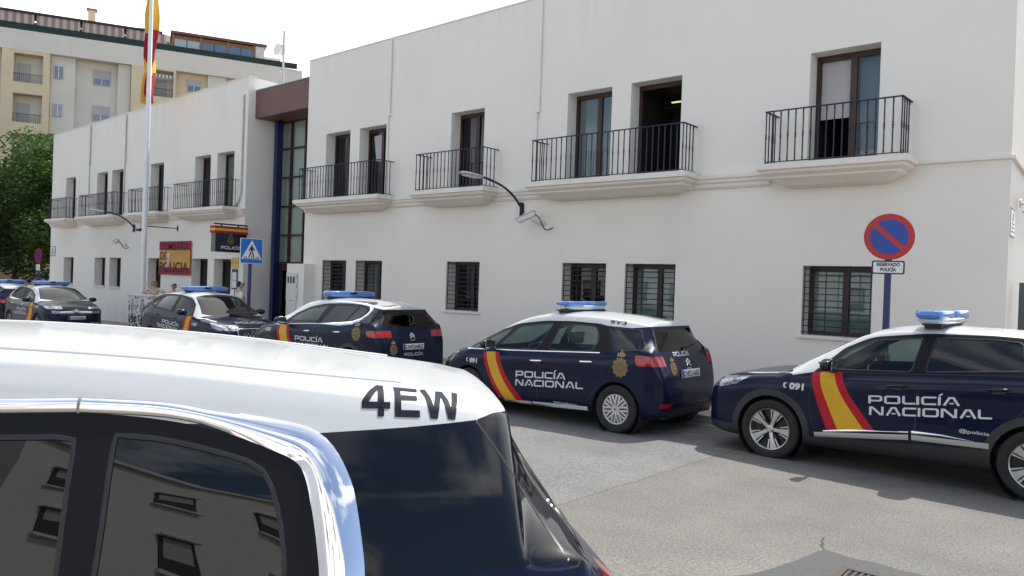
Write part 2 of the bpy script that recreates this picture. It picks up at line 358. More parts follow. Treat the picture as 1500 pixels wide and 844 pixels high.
def paving():
    m = mat('paving', (.3, .25, .22), .85); t = m.node_tree; b = t.nodes['Principled BSDF']; N = t.nodes.new; l = t.links.new
    g = N('ShaderNodeTexCoord'); br = N('ShaderNodeTexBrick'); br.inputs['Scale'].default_value = 1; br.inputs['Brick Width'].default_value = .2; br.inputs['Row Height'].default_value = .1
    br.inputs['Mortar Size'].default_value = .006; br.inputs['Color1'].default_value = (.30, .17, .13, 1); br.inputs['Color2'].default_value = (.36, .23, .18, 1); br.inputs['Mortar'].default_value = (.16, .14, .12, 1)
    l(g.outputs['Object'], br.inputs['Vector'])
    s = N('ShaderNodeSeparateXYZ'); l(g.outputs['Object'], s.inputs[0]); w_ = N('ShaderNodeMath'); w_.operation = 'PINGPONG'; w_.inputs[1].default_value = .42; l(s.outputs['Y'], w_.inputs[0])
    gt = N('ShaderNodeMath'); gt.operation = 'GREATER_THAN'; gt.inputs[1].default_value = .30; l(w_.outputs[0], gt.inputs[0])
    x = N('ShaderNodeMix'); x.data_type = 'RGBA'; x.inputs['B'].default_value = (.46, .44, .40, 1); l(br.outputs['Color'], x.inputs['A']); l(gt.outputs[0], x.inputs['Factor'])
    x2 = N('ShaderNodeMix'); x2.data_type = 'RGBA'; x2.inputs['B'].default_value = (.14, .12, .10, 1); l(x.outputs['Result'], x2.inputs['A']); l(br.outputs['Fac'], x2.inputs['Factor'])
    l(x2.outputs['Result'], b.inputs['Base Color'])
paving()
# ------------------------------------------------------------------ ground sheets
def sheet(name, m, xs, ys, dz, yfix=None):
    b = MB(); nx = len(xs)
    vs = [(x, y, gz(x, y if yfix is None else yfix)+dz) for y in ys for x in xs]
    fs = [(j*nx+i, j*nx+i+1, (j+1)*nx+i+1, (j+1)*nx+i) for j in range(len(ys)-1) for i in range(nx-1)]
    b.add(vs, fs); o = b.build(name, m, None, smooth=True); return tag(o, kind='structure')
sheet('ground', 'soil', [-700, -120, -60, -4, 60, 500], [-500, -60, 3.5, 5.5, 40, 700], -.06)
sheet('road', 'asphalt', [-150, -80, -4, 80], [-3.0, 2.8, 3.1, 3.4, 3.8, 4.2, 4.6, 5.0, 10.60], 0)
sheet('pavement', 'paving', [-42.5-70, -60, -4, 60], [10.74, 14.6], .115)
sheet('far_pavement', 'paving', [-150, -60, -4, 80], [-14, -3.15], .115, yfix=0)
def kerb(y0, y1, yy):
    b = MB(); x = -150
    while x < 60:
        x1 = x+.98; a, c = gz(x, yy), gz(x1, yy)
        b.add([(x, y0, a-.2), (x1, y0, c-.2), (x1, y1, c-.2), (x, y1, a-.2), (x, y0+.006, a+.119), (x1, y0+.006, c+.119), (x1, y1, c+.119), (x, y1, a+.119)],
              [(0, 3, 2, 1), (4, 5, 6, 7), (0, 1, 5, 4), (1, 2, 6, 5), (2, 3, 7, 6), (3, 0, 4, 7)]); x += .99 if -30 < x < 6 else .981
    tag(b.build('kerb', 'kerb_stone'), kind='structure')
kerb(10.60, 10.742, 8); kerb(-3.15, -3.0, 0)
mat('gutter_stone', (.36, .355, .34), .85, nscale=8, namp=.25)
sheet('gutter', 'gutter_stone', [-60, -4, 30], [10.46, 10.598], .004)
bp_ = MB(); P = [(-2.62, 4.70), (-2.44, 4.95), (-2.25, 5.22), (-2.17, 5.60), (-2.09, 6.08), (-1.98, 6.13), (-1.82, 6.10), (-1.72, 6.13), (-1.55, 6.10), (-1.38, 6.11), (-1.24, 6.02), (-1.16, 5.7), (-1.1, 5.0), (-1.3, 4.5), (-1.9, 4.4)]
P = [(x+random.uniform(-.012, .012), y+random.uniform(-.012, .012)) for x, y in catmull(P, 3, True)]
bp_.add([(x, y, gz(x, y)+.004) for x, y in P], [tuple(t) for t in geometry.tessellate_polygon([[Vector((x, y, 0)) for x, y in P]])])
tag(bp_.build('road_repair', 'asphalt_patch'), kind='structure')
# ------------------------------------------------------------------ wall with openings
def wall_cells(b, x0, x1, z0, ztop, ops, y, rev=.36, n=(0, 1)):
    """front face in plane y with holes; ztop(x)"""
    xs = sorted(set([x0, x1]+[o[0] for o in ops]+[o[1] for o in ops])); 
    ex = []
    for a, c in zip(xs, xs[1:]):
        k = max(1, int((c-a)/3)); ex += [a+(c-a)*i/k for i in range(k)]
    xs = ex+[x1]
    zs = sorted(set([z0]+[o[2] for o in ops]+[o[3] for o in ops]))
    for i in range(len(xs)-1):
        a, c = xs[i], xs[i+1]; xm = (a+c)/2
        for j in range(len(zs)):
            lo = zs[j]; hi = zs[j+1] if j < len(zs)-1 else None
            zm = (lo+hi)/2 if hi is not None else lo+.3
            if any(o[0] < xm < o[1] and o[2] < zm < o[3] for o in ops): continue
            h0 = hi if hi is not None else ztop(a); h1 = hi if hi is not None else ztop(c)
            b.add([(a, y, lo), (c, y, lo), (c, y, h1), (a, y, h0)], [(0, 1, 2, 3)])
    for (a, c, lo, hi) in ops:
        yb = y+rev
        b.add([(a, y, lo), (a, yb, lo), (a, yb, hi), (a, y, hi)], [(0, 1, 2, 3)]); b.add([(c, y, lo), (c, y, hi), (c, yb, hi), (c, yb, lo)], [(0, 1, 2, 3)])
        b.add([(a, y, hi), (a, yb, hi), (c, yb, hi), (c, y, hi)], [(0, 1, 2, 3)]); b.add([(a, y, lo), (c, y, lo), (c, yb, lo), (a, yb, lo)], [(0, 1, 2, 3)])
YF = 14.0
st = empty('police_station', (-21, 14, 0), label='long white two-storey police station with wrought-iron balconies behind the parked police cars', cat='building')
inv = Vector((21, -14, 0))
def sbuild(b, name, m, parent=None, smooth=False, **k):
    o = b.build(name, m, parent or st, smooth=smooth, **k)
    if parent is None: o.location = inv
    return o
D_M = [(-19.86, -18.68), (-18.24, -17.05), (-14.47, -13.3), (-10.73, -9.54), (-9.06, -7.86), (-5.29, -4.10)]
D_L = [(-40.70, -39.48), (-37.02, -35.85), (-35.42, -34.25), (-31.68, -30.52), (-28.02, -26.84), (-26.38, -25.20)]
ZD0, ZD1, ZW0, ZW1 = 4.20, 6.27, 1.22, 2.45
tM = lambda x: 8.62
tL = lambda x: 8.42+(x+42.5)/18.1*.26
opsM = [(a, c, ZD0, ZD1) for a, c in D_M]+[(a, c, ZW0, ZW1+.01) for a, c in D_M]
opsL = [(a, c, ZD0, ZD1-.04) for a, c in D_L]+[(a, c, 1.21-.0, 2.46) for a, c in D_L]
b = MB(); wall_cells(b, -20.85, -2.15, -.6, tM, opsM, YF)
b.add([(-2.15, YF, -.6), (-2.75, 25, -.6), (-2.75, 25, 8.62), (-2.15, YF, 8.62)], [(0, 1, 2, 3)])
b.add([(-20.85, YF, -.6), (-20.85, YF, 8.62), (-20.85, 25, 8.62), (-20.85, 25, -.6)], [(0, 1, 2, 3)])
b.add([(-2.15, YF, 8.62), (-2.75, 25, 8.62), (-20.85, 25, 8.62), (-20.85, YF, 8.62)], [(0, 1, 2, 3)])
b.add([(-2.75, 25, -.6), (-20.85, 25, -.6), (-20.85, 25, 8.62), (-2.75, 25, 8.62)], [(0, 1, 2, 3)])
sbuild(b, 'wall', 'plaster')
b = MB(); wall_cells(b, -42.5, -24.4, -.9, tL, opsL, YF)
b.add([(-24.4, YF, -.6), (-24.4, 25, -.6), (-24.4, 25, 8.68), (-24.4, YF, 8.68)], [(0, 1, 2, 3)])
b.add([(-42.5, YF, -.9), (-42.5, YF, tL(-42.5)), (-42.5, 25, tL(-42.5)), (-42.5, 25, -.9)], [(0, 1, 2, 3)])
b.add([(-42.5, YF, tL(-42.5)), (-24.4, YF, 8.68), (-24.4, 25, 8.68), (-42.5, 25, tL(-42.5))], [(0, 1, 2, 3)])
b.add([(-24.4, 25, -.6), (-42.5, 25, -.6), (-42.5, 25, tL(-42.5)), (-24.4, 25, 8.68)], [(0, 1, 2, 3)])
sbuild(b, 'wall', 'plaster')
# thin parapet cap
b = MB(); b.box(-20.87, -2.13, 13.985, 14.25, 8.622, 8.66); sbuild(b, 'parapet_cap', 'plaster_trim')
b = MB(); b.add([(-42.52, 13.985, tL(-42.5)+.002), (-24.38, 13.985, 8.682), (-24.38, 14.25, 8.682), (-42.52, 14.25, tL(-42.5)+.002), (-42.52, 13.985, tL(-42.5)+.04), (-24.38, 13.985, 8.72), (-24.38, 14.25, 8.72), (-42.52, 14.25, tL(-42.5)+.04)],
    [(0, 3, 2, 1), (4, 5, 6, 7), (0, 1, 5, 4), (1, 2, 6, 5), (2, 3, 7, 6), (3, 0, 4, 7)]); sbuild(b, 'parapet_cap', 'plaster_trim')
# string course
prof = [(0, 4.19), (.13, 4.18), (.13, 4.12), (.10, 4.10), (.10, 4.05), (.06, 4.02), (.06, 3.97), (.03, 3.93), (0, 3.92)]
b = MB()
for x0, x1 in ((-20.85, -5.95), (-5.95, -2.15)):
    pr = prof if x1 < -3 else [(0, 4.19), (.05, 4.185), (.05, 4.14), (0, 4.13)]
    b.prism([(YF-u-.0, z) for u, z in pr]+[(YF+.02, 4.0), (YF+.02, 4.16)][0:0], x0, x1, 'x')
sbuild(b, 'string_course', 'plaster_trim')
b = MB(); b.prism([(YF-u, z-.0) for u, z in prof], -42.5, -24.4, 'x'); sbuild(b, 'string_course', 'plaster_trim')
b = MB(); b.add([(-2.15, 13.95, 4.13), (-2.09, 13.95, 4.13), (-2.69, 25, 4.13), (-2.75, 25, 4.13), (-2.15, 13.95, 4.185), (-2.09, 13.95, 4.185), (-2.69, 25, 4.185), (-2.75, 25, 4.185)],
    [(0, 3, 2, 1), (4, 5, 6, 7), (0, 1, 5, 4), (1, 2, 6, 5), (2, 3, 7, 6), (3, 0, 4, 7)]); sbuild(b, 'string_course', 'plaster_trim')
# balconies
def balcony(x0, x1, band=False):
    rings = [(.66, 4.235), (.66, 4.13), (.61, 4.115), (.59, 4.07), (.50, 4.025), (.485, 3.99), (.36, 3.925), (.27, 3.875), (.15, 3.85)]
    b = MB(); vs = []
    for d, z in rings:
        e = d-.52; vs += [(x0-e, YF-.001, z), (x0-e, YF-d, z), (x1+e, YF-d, z), (x1+e, YF-.001, z)]
    fs = [(0, 1, 2, 3)]+[(4*i+k, 4*i+4+k, 4*i+5+k, 4*i+1+k) for i in range(len(rings)-1) for k in range(3)]+[(4*len(rings)-1, 4*len(rings)-2, 4*len(rings)-3, 4*len(rings)-4)]
    b.add(vs, fs)
    sl = sbuild(b, 'balcony', 'plaster_trim')
    b = MB(); yf = YF-.53; rt = 5.19; rb = 4.27
    b.box(x0-.02, x1+.02, yf-.022, yf+.022, rt-.018, rt); b.box(x0, x1, yf-.010, yf+.010, rb, rb+.016)
    for x in (x0, x1): b.box(x-.022, x+.022, yf+.023, YF, rt-.018, rt); b.box(x-.010, x+.010, yf+.011, YF, rb, rb+.016)
    def bal(x, y, zb0):
        b.tube([(x, y, zb0), (x, y, rt-.018)], .0115, 6)
        for z, r in ((4.73, .024), (4.768, .019), (4.692, .019), (rb+.05, .019), (rt-.07, .019), (rt-.04, .016)):
            b.tube([(x, y, z-.014), (x, y, z), (x, y, z+.014)], [.010, r, .010], 6)
    n = round((x1-x0)/.134)
    for i in range(n+1): bal(x0+(x1-x0)*i/n, yf, rb-.035 if i % 6 == 0 else rb)
    for x in (x0, x1):
        for k in (1, 2, 3): bal(x, yf+k*.53/4, rb)
    r = b.build('railing', 'iron', sl); return sl
for x0, x1 in ((-20.4, -16.68), (-15.16, -12.80), (-11.27, -7.50), (-5.84, -3.59)): balcony(x0, x1)
for x0, x1 in ((-41.3, -39.02), (-37.55, -33.82), (-32.40, -29.85), (-28.5, -24.83)): balcony(x0, x1, True)
# windows and doors
def window(x0, x1, z0, z1, kind, leaf=.55, bars=False, yw=14.36):
    f = MB(); t = .07; y0, y1 = yw-.03, yw+.03
    f.box(x0+.002, x0+t, y0, y1, z0+.002, z1-.002); f.box(x1-t, x1-.002, y0, y1, z0+.002, z1-.002)
    f.box(x0+t, x1-t, y0, y1, z1-t-.03, z1-.002); f.box(x0+t, x1-t, y0, y1, z0+.002, z0+t)
    xm = x0+(x1-x0)*leaf
    if kind != 'open': f.box(xm-.055, xm+.055, y0-.004, y1+.004, z0+t, z1-t-.03)
    door = z1-z0 > 1.6
    fr = sbuild(f, 'balcony_door' if door else 'window', 'brown_frame')
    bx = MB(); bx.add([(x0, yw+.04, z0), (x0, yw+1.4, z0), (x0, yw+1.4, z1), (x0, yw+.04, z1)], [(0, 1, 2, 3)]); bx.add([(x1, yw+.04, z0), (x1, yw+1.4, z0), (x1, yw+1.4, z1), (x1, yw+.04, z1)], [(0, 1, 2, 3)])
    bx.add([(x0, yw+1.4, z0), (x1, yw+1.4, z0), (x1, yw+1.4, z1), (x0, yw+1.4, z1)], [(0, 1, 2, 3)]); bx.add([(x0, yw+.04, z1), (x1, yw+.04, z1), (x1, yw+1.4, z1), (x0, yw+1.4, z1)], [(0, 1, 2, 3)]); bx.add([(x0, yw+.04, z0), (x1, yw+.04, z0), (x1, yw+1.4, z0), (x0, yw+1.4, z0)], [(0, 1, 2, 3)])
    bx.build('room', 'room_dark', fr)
    def P(a, c, lo, hi, y, nm, m): q = MB(); q.box(a, c, y, y+.006, lo, hi); q.build(nm, m, fr)
    L_ = (x0+t, xm-.055, z0+t, z1-t-.03); R_ = (xm+.055, x1-t, z0+t, z1-t-.03)
    if kind == 'blind_half':
        P(*L_[:2], z0+.62*(z1-z0)-.35, L_[3], yw+.05, 'blind_or_reflection', 'blind_grey'); P(*R_, yw, 'pane', 'pane'); P(*R_[:2], R_[2], R_[3], yw+.15, 'blind_or_reflection', 'pane_reflection_blue')  # left leaf: real blind; right leaf: pane reflection painted as a bluish sheet
    elif kind == 'glass_two':
        P(*L_, yw, 'pane', 'pane'); P(*R_, yw, 'pane', 'pane'); P(L_[0], R_[1], L_[2], L_[3], yw+.034, 'blind_or_reflection', 'pane_reflection_blue')  # bluish sheet behind both panes paints in their bright reflection
    elif kind == 'open':
        P(x0+t, x1-t, z1-.32, z1-.29, yw+.9, 'shelf', 'room_dark')
        q = MB(); q.box(x0+.30, x1-.02, yw+.8, yw+.86, z1-.225, z1-.205); m = mat('lamp_on', (.72, .85, .30), .5, emit=.55); q.build('ceiling_lamp', m, fr)
    elif kind == 'blinds':
        P(*L_, yw, 'pane', 'pane'); P(*R_, yw, 'pane', 'pane')
        q = MB()
        for (a, c, lo, hi) in (L_, R_):
            q.box(a, c, yw+.034, yw+.038, lo, hi)
        q.build('blind_or_reflection', 'blind_teal', fr)
    elif kind == 'paper':
        P(*L_, yw, 'pane', 'pane_dark'); P(*R_, yw, 'pane', 'pane_dark'); q = MB(); q.add([(xm-.42, yw-.01, z1-.20), (xm-.05, yw-.01, z1-.16), (xm-.06, yw-.01, z1-.95), (xm-.30, yw-.01, z1-.92)], [(0, 1, 2, 3)]); q.build('blind_or_reflection', 'blind_grey', fr)
    elif kind == 'curtain':
        P(*L_, yw, 'pane', 'pane'); P(*R_, yw, 'pane', 'pane'); P(L_[0], R_[1], L_[2], L_[3], yw+.036, 'blind_or_reflection', 'curtain')
    else: P(*L_, yw, 'pane', 'pane_dark'); P(*R_, yw, 'pane', 'pane_dark')
    if bars:
        g = MB(); yb = YF+.05
        nb = 11
        for k in range(nb): z = z0+.05+(z1-z0-.1)*k/(nb-1); g.box(x0+.003, x1-.003, yb-.008, yb+.008, z-.008, z+.008)
        for k in range(4): x = x0+.03+(x1-x0-.06)*k/3; g.box(x-.009, x+.009, yb-.022, yb-.0085, z0+.003, z1-.003)
        g.build('window_grille', 'iron', fr)
    if not door:
        s = MB(); s.box(x0-.06, x1+.06, YF-.05, YF-.001, z0-.055, z0-.002); s.build('sill', 'plaster_trim', fr)
    return fr
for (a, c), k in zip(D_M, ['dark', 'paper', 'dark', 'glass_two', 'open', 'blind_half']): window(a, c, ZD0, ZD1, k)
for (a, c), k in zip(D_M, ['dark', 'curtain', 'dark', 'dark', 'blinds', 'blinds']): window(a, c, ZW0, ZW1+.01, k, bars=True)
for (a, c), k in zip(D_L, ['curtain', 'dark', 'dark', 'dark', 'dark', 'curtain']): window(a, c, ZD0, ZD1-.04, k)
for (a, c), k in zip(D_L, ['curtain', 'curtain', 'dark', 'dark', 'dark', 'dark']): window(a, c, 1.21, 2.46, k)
# entrance recess: glazed wall, blue column, brown canopy
b = MB(); x0, x1, yg = -24.38, -20.87, 15.24
xs = [x0+.05, -23.6, -22.75, -21.9, x1-.05]; zs = [2.4, 3.35, 4.35, 5.35, 6.35, 7.28]
for x in xs: b.box(x-.028, x+.028, yg-.05, yg+.05, -.3 if x in (xs[0], xs[-1]) else 2.42, 7.28)
for z in zs: b.box(x0+.09, x1-.09, yg-.045, yg+.045, z-.028, z+.028)
b.box(x0, x1, yg-.08, yg+.08, 2.16, 2.36)
fr = sbuild(b, 'entrance_glazing', 'brown_frame')
b = MB(); b.box(x0, x1, yg-.004, yg+.004, 2.4, 7.28); glass('pane_bright', (.85, .9, .88), 2.1); b.build('pane', 'pane_bright', fr)
b = MB(); b.box(x0, x1, yg+.055, yg+.07, 2.4, 7.28); b.build('curtain', 'cabinet_white', fr)  # curtain whitened to put the bright reflection of the panes into its colour
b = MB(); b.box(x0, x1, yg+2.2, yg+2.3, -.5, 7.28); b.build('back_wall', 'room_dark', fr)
mat('door_red', (.10, .018, .015), .4)
b = MB()
for x in (-24.3, -23.45, -22.55, -21.65, -20.95): b.box(x-.05, x+.05, yg-.05, yg+.04, -.3, 2.15)
b.box(-22.5, -22.1, yg-.04, yg+.03, -.3, 2.15); dd = sbuild(b, 'entrance_door', 'door_red')
b = MB(); b.box(-24.25, -21.0, yg-.003, yg+.003, -.25, 2.15); b.build('pane', 'pane_dark', dd)
b = MB(); b.box(-22.95, -22.90, yg-.11, yg-.08, .75, 1.35); b.build('handle', 'metal_light', dd)
b = MB(); b.box(-24.14, -23.94, 14.88, 15.10, -.4, 7.28); sbuild(b, 'blue_column', 'blue_steel')
b = MB(); b.box(-24.385, -22.6, 14.27, 16.6, 7.30, 8.24); b.box(-22.595, -20.865, 14.27, 16.6, 7.30, 8.24); cp = sbuild(b, 'canopy', 'brown_canopy')
b = MB(); b.box(-24.36, -20.88, 14.25, 16.6, 8.245, 8.275); b.build('canopy_flashing', 'metal_light', cp)
# downpipes
for pts in ([(-11.55, 13.96, 8.6), (-11.55, 13.96, 5.98)], [(-11.60, 13.97, 5.95), (-11.60, 13.97, 4.2)], [(-16.9, 13.96, 8.6), (-16.9, 13.96, 6.5)], [(-16.95, 13.97, 6.5), (-16.95, 13.97, 4.2)],
            [(-37.8, 13.96, 8.45), (-37.8, 13.96, 6.7)], [(-37.85, 13.97, 6.7), (-37.85, 13.97, 5.3)], [(-34.03, 13.96, 8.5), (-34.03, 13.96, 6.5)], [(-34.08, 13.97, 6.5), (-34.08, 13.97, 4.3)], [(-24.62, 13.96, 8.1), (-24.62, 13.96, 4.75), (-24.75, 13.96, 4.45), (-25.0, 13.97, 4.3)]):
    b = MB(); r = .022 if pts[0][2] < 6.9 and len(pts) == 2 else .03; b.tube(pts, r, 8)
    if pts[0][2] > 7.9 and len(pts) == 2: b.box(pts[-1][0]-.07, pts[-1][0]+.05, 13.93, 13.999, pts[-1][2]-.03, pts[-1][2]+.05)
    sbuild(b, 'downpipe', 'plaster' if pts[0][0] > -20 else 'pipe_grey', smooth=True)
# ------------------------------------------------------------------ beige apartment block behind
P0 = Vector((-65.4, 24.8, 0)); ang = math.atan2(.9135, .4067)      # local x along the facade, local -y towards the street
ap = empty('apartment_building', P0, ang, label='tall beige and yellow apartment block with striped awnings rising behind the white police station', cat='building')
def ab(x0, x1, y0, y1, z0, z1, nm, m, par=None): q = MB(); q.box(x0, x1, y0, y1, z0, z1); return q.build(nm, m, par or ap)
ab(-30, 24, .0, 14, -3, 18.2, 'wall', 'plaster_beige')
# curved parapet band on top
q = MB(); pts = []
for x in [-30, -10, 2, 6, 9, 11, 13, 15, 15.6]: pts.append((x, -1.0 if x < 3 else -1.0+.0*(x-3)))
def bandpoly(yo): return [(x, y+yo) for x, y in pts]
q.prism([(-30, -1.0), (9, -1.0), (13, -.9), (15.4, -.6), (15.4, 13), (-30, 13)], 18.15, 19.65, 'z'); q.build('parapet', 'plaster_beige', ap)
ab(-30, 14.9, -.85, -.80, 19.66, 20.15, 'terrace_screen', 'green_net')
ab(-29.9, 13.8, 1.2, 12, 19.66, 20.9, 'attic_wall', 'plaster_beige')
# striped awnings over the terrace
x = -28.8
while x < 3.2:
    w_ = 2.9; q = MB(); n = 6
    q.add([(x, -.75, 20.22), (x+w_, -.75, 20.22), (x+w_, -.72, 20.98), (x, -.72, 20.98), (x, .9, 21.28), (x+w_, .9, 21.28)], [(0, 1, 2, 3), (3, 2, 5, 4)])
    q.build('awning', 'awning_stripe', ap); x += 3.05
ab(-29, 4.3, -.82, 1.2, 21.0, 21.16, 'terrace_beam', 'awning_edge').rotation_euler = (0, 0, 0)
# glazed wooden attic room
ab(4.9, 12.4, -.6, 3.5, 21.25, 21.45, 'attic_roof', 'brown_canopy')
for i, x in enumerate([5.1, 7.2, 9.3, 11.4]): ab(x-.08, x+.08, -.45, -.3, 19.7, 21.25, 'post', 'wood_orange')
mat('attic_glass', (.10, .15, .24), .05, spec=.9); mat('attic_blind', (.36, .42, .46), .6)
for i, (x0, x1) in enumerate([(5.2, 6.1), (6.18, 7.1), (7.3, 8.2), (8.28, 9.2), (9.4, 10.3), (10.38, 11.3)]):
    wq = ab(x0, x1, -.42, -.34, 20.0, 20.85, 'window', 'attic_blind' if i < 2 else 'attic_glass'); ab(x0, x1, -.44, -.33, 20.86, 20.93, 'frame', 'wood_orange', wq)
ab(5.1, 11.4, -.30, 3, 19.7, 21.2, 'attic_room', 'wood_orange'); ab(11.5, 12.2, -.5, 2.5, 19.66, 21.2, 'wall', 'plaster_beige')
ab(12.3, 15.2, 3, 9, 19.6, 20.6, 'wall', 'plaster_yellow')
# roof furniture
q = MB(); q.prism([(-3, 21.0), (5.2, 21.0), (4.6, 22.2), (3.4, 22.9), (-2, 22.3)], 5, 9, 'y'); q.build('roof', 'plaster_yellow', ap)
def chimney(x, z, w_, h): c = ab(x-w_/2, x+w_/2, 4.6, 4.6+w_, z-1.4, z+h, 'chimney', 'plaster_yellow'); ab(x-w_*.7, x+w_*.7, 4.5, 4.7+w_, z+h+.002, z+h+.12, 'chimney_cap', 'roof_tile', c)
chimney(-1.1, 22.3, .55, 1.25); chimney(3.4, 22.6, .7, .5); chimney(-5.4, 22.0, .45, .3); chimney(9.3, 21.6, .5, .55); chimney(11.3, 21.6, .5, .25)
q = MB(); q.prism([(4.2, 22.35), (8, 21.6), (4.2, 21.6)], 4, 8, 'y'); q.build('roof', 'plaster_yellow', ap)
# pergola frame at the terrace corner
q = MB()
for z in (20.9, 20.55): q.tube([(12.4, -.7, z+.35), (15.3, -.7, z-.25)], .03, 5)
q.tube([(15.3, -.7, 19.66), (15.3, -.7, 20.7)], .03, 5); q.tube([(13.7, -.7, 19.66), (13.7, -.7, 21.6)], .04, 5); q.build('pergola', 'metal_light', ap)
# yellow loggia stacks: side walls, floors and recesses
mat('loggia_shade', (.42, .37, .29), .9)
def loggia_stack(x0, x1, levels, xl0, xl1, yfront=-1.0):
    q = MB(); q.box(x0, xl0, yfront, -.002, -3, 18.14)
    if x1 > xl1: q.box(xl1, x1, yfront, -.002, -3, 18.14)
    zs = sorted(levels); prev = -3
    for z0, z1 in zs: q.box(xl0, xl1, yfront, -.002, prev, z0); prev = z1
    if prev < 18.1: q.box(xl0, xl1, yfront, -.002, prev, 18.14)
    q.build('loggia', 'plaster_yellow', ap)
    for z0, z1 in zs:
        r = MB(); r.box(xl0, xl1, yfront+.05, yfront+.07, z0+.62, z0+.66)
        n = int((xl1-xl0)/.12)
        for k in range(n+1): xx = xl0+(xl1-xl0)*k/n; r.box(xx-.012, xx+.012, yfront+.05, yfront+.07, z0, z0+.62)
        r.build('railing', 'iron', ap)
        ab(xl0+.1, xl0+1.0, -.03, -.004, z0, z0+1.6, 'shutter', 'blind_grey')
loggia_stack(-6.5, -3.4, [(15.75, 17.9), (12.75, 14.9), (9.8, 11.9)], -5.75, -3.85)
loggia_stack(-14.5, -8.2, [(15.75, 17.9), (12.75, 14.9), (9.8, 11.9)], -13.6, -9.0)
loggia_stack(2.15, 5.4, [(15.9, 18.0), (13, 15.0)], 3.75, 5.2, -1.05)
ab(3.75, 5.2, -1.3, -1.06, 17.6, 17.62, 'awning', 'awning_small').rotation_euler = (0, 0, 0)
ab(3.8, 5.2, -1.32, -1.30, 17.35, 17.62, 'awning', 'awning_small')
ab(5.42, 15.3, -.35, -.002, -3, 18.14, 'wall', 'plaster_yellow'); ab(7.8, 9.2, -.75, -.355, -3, 18.14, 'wall', 'plaster_beige')
ab(-3.38, -1.75, -.55, -.002, -3, 18.14, 'wall', 'plaster_beige'); ab(1.2, 2.1, -.6, -.002, -3, 18.14, 'wall', 'plaster_beige')
def apwin(x0, x1, z0, z1, y, sh):
    wq = ab(x0, x1, y-.06, y-.002, z0, z1, 'window', 'blind_grey'); ab(x0+.06, x1-.06, y-.08, y-.061, z0+.06, z1-sh, 'pane', 'attic_glass', wq)
    ab((x0+x1)/2-.03, (x0+x1)/2+.03, y-.1, y-.081, z0+.05, z1-sh, 'frame', 'cabinet_white', wq)
for z in (16.4, 13.5, 10.6): apwin(-3.15, -2.55, z, z+1.0, -.56, .06)
for z in (16.4, 13.6, 10.7): apwin(-.55, .65, z, z+1.2, -.002, .7)
for z in (16.7, 13.8): apwin(6.25, 7.3, z, z+1.0, -.36, .5)
# ------------------------------------------------------------------ buildings on the near side of the street (seen only in reflections)
mat('shutter_dark', (.05, .05, .055), .6); mat('plaster_sunny', (.64, .655, .67), .9, nscale=.4, namp=.05)
def opposite(name, label, x0, x1, y, h, nx, floors, w_=1.3, hh=1.2, seed=1):
    o = empty(name, ((x0+x1)/2, y, 0), label=label, cat='building'); off = Vector((-(x0+x1)/2, -y, 0)); rnd = random.Random(seed)
    q = MB(); q.box(x0, x1, y-10, y, -.6, h); q.build('wall', 'plaster_sunny', o).location = off
    q = MB(); q.box(x0-.15, x1+.15, y-10.15, y+.18, h+.002, h+.22); q.build('cornice', 'plaster_sunny', o).location = off
    for f in range(floors):
        z = 1.1+f*(h-.8)/floors
        for i in range(nx):
            x = x0+(i+.5)*(x1-x0)/nx; ww = w_*rnd.choice((.7, 1, 1.3))
            q = MB(); q.box(x-ww/2, x+ww/2, y+.002, y+.05, z, z+hh); wq = q.build('window', 'shutter_dark', o); wq.location = off
            q = MB(); q.box(x-ww/2-.08, x+ww/2+.08, y+.002, y+.14, z-.1, z-.004); q.box(x-ww/2-.05, x+ww/2+.05, y+.002, y+.2, z+hh+.004, z+hh+.08)
            q.build('sill', 'plaster_sunny', wq)
            q = MB(); q.box(x-ww/2+.08, x+ww/2-.08, y+.051, y+.06, z+hh*rnd.uniform(.3, .6), z+hh-.06); q.build('blind_or_reflection', 'blind_grey', wq)
    return o
opposite('apartment_building', 'white four-storey apartment house reflected in the side glass of the foreground car', 4.5, 21, -11.0, 12.6, 6, 4, w_=1.1, seed=3)
opposite('apartment_building', 'lower white house across the street reflected in the police car doors', -34, -1.5, -12.5, 9.0, 10, 3, seed=5)
opposite('apartment_building', 'second white house behind the photographer with a stepped roof', 23, 46, -13.0, 9.6, 7, 3, seed=8)
